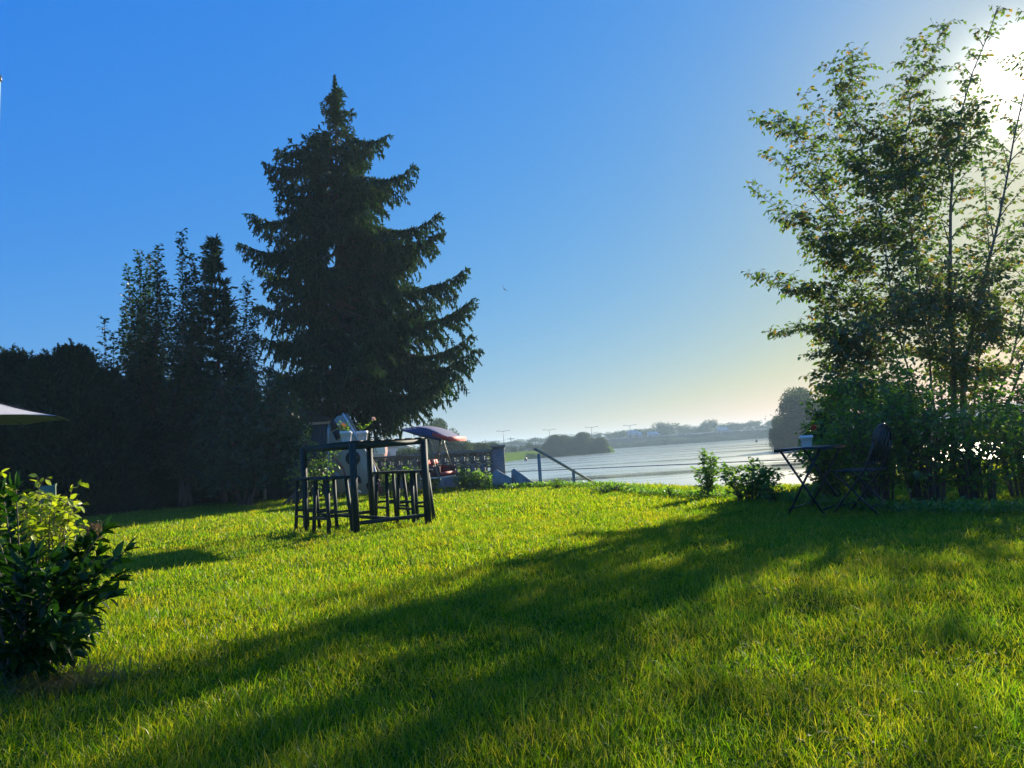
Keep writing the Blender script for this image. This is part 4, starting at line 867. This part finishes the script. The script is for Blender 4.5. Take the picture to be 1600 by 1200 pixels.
# ------------------------------------------------------------------ far side of the river
def far_proto(seed, n, lobes, size):
    r = rs(seed); V = []
    m = MB(); pts = []
    for q in range(lobes):
        a = r.uniform(0, 6.28); f = r.rand()**.5*.33; c = np.array([f*math.cos(a), f*math.sin(a), r.uniform(.18, .8)*(1-.35*f/.33)+.0]); k = r.uniform(.16, .27)
        u = unit(r.normal(0, 1, (n//lobes, 3)))*r.uniform(.55, 1.05, (n//lobes, 1)); pts.append(c+u*k*[1, 1, .85])
    pts.append(np.column_stack([r.normal(0, .2, n//6), r.normal(0, .2, n//6), r.uniform(.02, .4, n//6)]))
    P = np.vstack(pts); P[:, 2] *= 1.0/np.percentile(P[:, 2], 99.5); P[:, 2] = np.clip(P[:, 2], .01, 1.03); k = len(P)
    leaves(m, P, r.normal(0, 1, (k, 3)), r.normal(0, 1, (k, 3)), size*r.uniform(.6, 1.3, k), size*r.uniform(.4, .8, k), LEAF4)
    e = empty('far_tree', (0, -2000, 0)); t_ = MB(); t_.tube([(0, 0, -.03), (.01, 0, .3), (0, .01, .6)], [.03, .022, .01], 6); t_.build('trunk', M_bark, e); m.build('crown', M_far_leaf, e)
    return e
protos = [far_proto(200+q, 1500, 7+q, .07) for q in range(3)]
fine = [far_proto(300+q, 15000, 15+q, .042) for q in range(2)]
used = set()
def far(px, pytop, y, wpx, label, group, pr, zb=0.0):
    t_ = D(px, pytop, y); H = t_[2]-zb; W = wpx/1200*y
    o = pr if id(pr) not in used else copy_tree(pr); used.add(id(pr))
    o.location = (t_[0], y, zb-.05); o.scale = (W*1.15, W*1.15, H); o.rotation_euler = (0, 0, random.uniform(0, 6.28)); return tag(o, label, 'tree', group)
random.seed(4)
# the near ones of the left shore, each findable
for q, (x, t_, y, w_, lab) in enumerate(((688, 655, 85, 46, 'round dark tree rising above the swing canopy on the far shore'), (668, 664, 95, 30, 'smaller tree touching the left of the tree above the swing'), (715, 684, 80, 50, 'broad bush-like tree right below the tree above the swing'),
    (742, 692, 88, 44, 'round tree between the swing and the brick pillar top'), (765, 692, 100, 36, 'low tree directly left of the brick pillar cap'), (632, 700, 62, 40, 'low green tree between the pale house and the swing'),
    (655, 697, 58, 34, 'low tree seen through the swing frame'), (875, 679, 178, 40, 'left one of the two bushy trees on the point of the far shore'), (905, 676, 182, 36, 'taller palm-like ragged tree on the point of the far shore'), (930, 684, 184, 30, 'last low tree at the tip of the far shore point'),
    (857, 692, 176, 22, 'small round tree behind the first handrail post'), (597, 692, 178, 30, 'tree behind the red brick house'), (1252, 607, 103, 78, 'big leafy tree on the near right bank across the water behind the folding table'), (1290, 625, 108, 60, 'second tree on the right bank, mostly hidden by the hedge'), (1219, 650, 116, 30, 'small tree standing left of the big right bank tree'),
    (1235, 668, 100, 44, 'low bush at the water foot of the big right bank tree'))):
    far(x, t_, y, w_, lab, None, fine[q % 2], 0.0)
gft = 'trees of the far river shore'
shared = 'one of the many small hazy trees lining the far shore behind the water'
x = 560
while x < 1660:
    hor = 701-(x-800)*.0655
    base_h = np.interp(x, [560, 800, 850, 940, 1000, 1040, 1060, 1120, 1130, 1215, 1660], [16, 12, 15, 15, 16, 20, 16, 20, 16, 18, 20])*random.uniform(.85, 1.15)
    y = 322+random.uniform(0, 14); far(x, hor-base_h, y, random.uniform(24, 38), shared, gft, protos[random.randrange(3)], 1.85); x += random.uniform(11, 17)
for (x, h_, w_) in ((1041, 26, 42), (1105, 25, 30), (1000, 18, 26), (965, 17, 28)):
    far(x, 701-(x-800)*.0655-h_, 318, w_, {1041: 'largest rounded tree of the far tree line, right of the parked lorry', 1105: 'boxy taller tree of the far tree line, left of the right bank', 1000: 'tree rising right behind the white lorry', 965: 'tree just left of the white lorry'}[x], gft, protos[0], 1.85)
for q_, px_ in enumerate((858, 872, 886, 900, 914, 928, 941)):
    yy_ = 177.5+q_*1.2
    far(px_, 701-(px_-800)*.0655-(2 if q_ < 5 else -2)-random.uniform(0, 5), yy_, random.uniform(22, 30), 'one of the dense waterside bushes along the point of the far shore', 'waterside bushes of the far point', fine[q_ % 2], -1.7)
for px_, yy_, top_ in ((1218, 97.5, 662), (1240, 96, 660), (1265, 95, 662), (1292, 94, 664)):
    far(px_, top_, yy_, 34, 'one of the waterside bushes below the big right bank tree', 'waterside bushes of the right bank', fine[0], -1.7)
# left part of the far shore: shrubs along the water
x = 795
while x < 860:
    far(x, 701-(x-800)*.0655-random.uniform(3, 8), random.uniform(184, 200), random.uniform(14, 24), 'one of the low round bushes on the far meadow beyond the pillar', 'bushes on the far meadow', protos[random.randrange(3)], 0); x += 10
for q_ in range(17):
    px_ = 955+q_*17+random.uniform(-4, 4)
    far(px_, 701-(px_-800)*.0655+random.uniform(-1, 3), 295+q_*.9, random.uniform(24, 34), 'one of the low dark bushes along the foot of the far causeway', 'bushes at the foot of the causeway', protos[q_ % 3], -1.7)
# road, barrier and vehicles on the causeway
m = MB(); m.box((200, 312, 1.86), (560, 7, .12)); tag(m.build('road', M_asphalt), kind='structure')
m = MB(); m.box((200, 307.2, 2.2), (560, .2, .35));
for q in range(70): m.box((-78+q*8, 307.2, 1.9), (.2, .25, .9))
tag(m.build('guard_rail', M_concrete), 'long low grey roadside barrier on the far causeway', 'barrier')
def lorry(px, y, Lc, label, cab=True):
    p = D(px, 684, y); e = empty('lorry' if cab else 'parked_van', (p[0], y, 1.92)); tag(e, label, 'lorry' if cab else 'van')
    if cab:
        MB().box((-.9, 0, 2.0), (Lc, 2.4, 2.3)).build('cargo_box', M_car_white, e)
        c = MB(); c.prism([(0, .4), (1.9, .4), (1.9, 1.4), (1.4, 2.5), (0, 2.5)], 2.2, lambda u, v, d_: np.array([Lc/2-.8+u, d_-1.1, v])); c.build('cab', M_car_white, e); xs = (-Lc/2, -Lc/2+1.2, Lc/2+.2)
    else:
        c = MB(); c.prism([(-2.4, .3), (2.4, .3), (2.4, 1.0), (1.7, 1.2), (1.2, 2.1), (-2.4, 2.1)], 1.9, lambda u, v, d_: np.array([u, d_-.95, v])); c.build('body', M_car_white, e); xs = (-1.6, 1.6)
    for xx in xs:
        for yy in (-1.0, 1.0): w2 = MB(); w2.tube([(xx, yy-.13, .42), (xx, yy+.13, .42)], .42, 12); w2.build('wheel', M_black, e)
lorry(992, 310.5, 3.6, 'white lorry parked on the far causeway left of the rounded tree'); lorry(1022, 310.5, 0, 'white van on the far causeway right of the lorry', False)
lorry(1131, 310.5, 0, 'small pale van on the far causeway before the right bank', False)
def lamp(px, py, y, label):
    t_ = D(px, py, y); e = empty('street_lamp', (t_[0], y, 1.8)); H = t_[2]-1.8; tag(e, label, 'street lamp', 'double street lamps along the far causeway')
    MB().tube([(0, 0, 0), (0, 0, H)], [.14, .08], 6).build('pole', M_metal_dark, e)
    for s in (-1, 1): MB().tube([(0, 0, H-.4), (s*1.1, 0, H-.05), (s*1.9, 0, H)], .08, 5).build('arm', M_metal_dark, e); MB().box((s*2.2, 0, H), (.9, .3, .18)).build('lamp_head', M_metal_dark, e)
for a in ((786, 673, 305, 'double street lamp above the far meadow, just right of the pillar'), (858, 671, 305, 'double street lamp above the trees beside the first handrail post'), (924, 667, 305, 'double street lamp above the tip of the far shore point'), (984, 664, 305, 'double street lamp above the white lorry')): lamp(*a)
tops = []
for (px, py, y, lab) in ((758, 687, 240, 'utility pole above the trees between swing and pillar'), (798, 683, 235, 'utility pole just right of the brick pillar'), (836, 682, 230, 'utility pole at the top end of the handrail')):
    t_ = D(px, py, y); e = empty('utility_pole', (t_[0], y, 0)); tag(e, lab, 'utility pole', 'utility poles on the far shore'); tops.append(t_)
    MB().tube([(0, 0, -.2), (0, 0, t_[2])], [.14, .1], 6).build('pole', M_bark, e); MB().box((0, 0, t_[2]-.5), (2.0, .15, .15)).build('crossarm', M_bark, e)
m = MB()
for off in (-.9, .9):
    for a, b in ((tops[0]+np.array([-14, 2, 0]), tops[0]), (tops[0], tops[1]), (tops[1], tops[2])):
        m.tube(bez(a+[off, 0, -.4], (a+b)/2+[off, 0, -1.4], b+[off, 0, -.4], 8), .025, 3, cap=False)
tag(m.build('power_line', M_metal_dark), 'thin sagging cables strung between the far utility poles', 'cables')
def house(name, label, px, y, w_, h, rh, wallm, win, z0=0, dep=7):
    p = D(px, 700, y); e = empty(name, (p[0], y, z0)); tag(e, label, 'house')
    MB().box((0, 0, h/2-.1), (w_, dep, h+.2)).build('wall', wallm, e)
    r_ = MB(); r_.prism([(-w_/2-.4, h), (w_/2+.4, h), (0, h+rh)], dep+.8, lambda u, v, d_: np.array([u, d_-dep/2-.4, v+.002])); r_.build('roof', M_rooftile, e)
    for (x_, z_, ww, hh) in win:
        f = MB(); y_ = -dep/2-.04
        f.box((x_-ww/2, y_, z_), (.12, .1, hh+.12)); f.box((x_+ww/2, y_, z_), (.12, .1, hh+.12)); f.box((x_, y_, z_+hh/2), (ww-.13, .1, .12)); f.box((x_, y_, z_-hh/2), (ww-.13, .1, .12)); f.box((x_, y_, z_), (ww-.13, .06, .06))
        wo = f.build('window', M_white_paint, e); MB().box((x_, y_+.03, z_), (ww-.1, .02, hh-.1)).build('pane', M_glass, wo)
def brick_house():
    y = 150; p = D(580, 705, y); e = empty('brick_house', (p[0], y, 0)); tag(e, 'flat-roofed red brick house across the river seen over the bar table', 'house')
    h = D(580, 695, y)[2]; MB().box((0, 0, h/2-.1), (5.4, 6, h+.2)).build('wall', M_brick, e); MB().box((0, 0, h+.08), (5.8, 6.4, .16)).build('roof', M_trim, e)
    f = MB(); f.box((1.25, -3.06, 2.6), (.12, .1, 2.1)); f.box((3.2, -3.06, 2.6), (.12, .1, 2.1)); f.box((2.22, -3.06, 3.65), (1.83, .1, .12)); f.box((2.22, -3.06, 1.6), (1.83, .1, .12)); f.box((2.22, -3.06, 2.9), (1.83, .08, .08)); wo = f.build('window', M_white_paint, e)
    MB().box((2.22, -3.03, 2.6), (1.85, .03, 2.0)).build('pane', M_siding, wo)
    f = MB(); f.box((-1.2, -3.04, 2.3), (1.0, .08, 1.1)); f.build('window', M_white_paint, e)
brick_house()
hh_ = D(622, 700, 160)[2]
house('gabled_house', 'pale house with blue-grey gable roof beside the red brick house', 622, 160, 5.0, max(1.8, hh_), 1.3, M_siding, [(-1.4, 1.5, .9, 1.0), (.4, 1.5, .9, 1.0), (1.7, 1.5, .6, 1.0)])
# things on the water
m = MB(); a = G(770, 739, WATER_Z); b = G(1300, 716, WATER_Z); m.tube([a*(1-k)+b*k+np.array([0, 0, .02]) for k in np.linspace(0, 1, 30)], .055, 6); tag(m.build('floating_boom', M_metal_dark), 'long thin dark boom line floating across the river', 'boom')
def buoy(px, py, s, label):
    p = G(px, py, WATER_Z); e = MB(); e.lathe([(.001, s*.95), (s*.32, s*.45), (s*.42, s*.2), (s*.3, -.05), (.001, -.1)], n=12); tag(e.build('river_buoy', M_metal_dark, loc=tuple(p)), label, 'buoy')
buoy(822, 720, .8, 'dark diamond shaped buoy on the water left of the handrail post'); buoy(1182, 691, .9, 'small dark buoy far out near the right bank')
def bird():
    p = D(788, 452, 60); e = MB(); o = np.array([0, 0, 0.0])
    e.tube([(-.14, 0, -.01), (-.05, 0, .0), (.08, 0, .01), (.16, 0, .0)], [.01, .045, .04, .01], 8)
    for s in (-1, 1): e.prism([(.06, 0), (-.06, 0), (-.10, .25), (-.06, .42), (.02, .25)], .008, lambda u, v, d_, s=s: np.array([u, s*v, d_+v*.35]))
    ob = e.build('bird', plain('bird_feathers', (.04, .04, .045), 1, spec=0), loc=tuple(p)); ob.rotation_euler = (.9, .2, 1.25); tag(ob, 'small dark gull gliding in the open sky above the river', 'bird')
bird()
# ------------------------------------------------------------------ haze
def haze():
    m, n, out = newmat('haze_air'); v = n.nodes.new('ShaderNodeVolumePrincipled')
    v.inputs['Color'].default_value = (.58, .80, .95, 1); v.inputs['Density'].default_value = .0008; v.inputs['Anisotropy'].default_value = .2
    L(n, v.outputs[0], out.inputs['Volume'])
    mb = MB(); mb.box((0, 0, 5.0), (2600, 2600, 18.0)); o = mb.build('haze', m); tag(o, 'pale summer haze over the river', 'haze', kind='stuff'); o.display_type = 'WIRE'
haze()
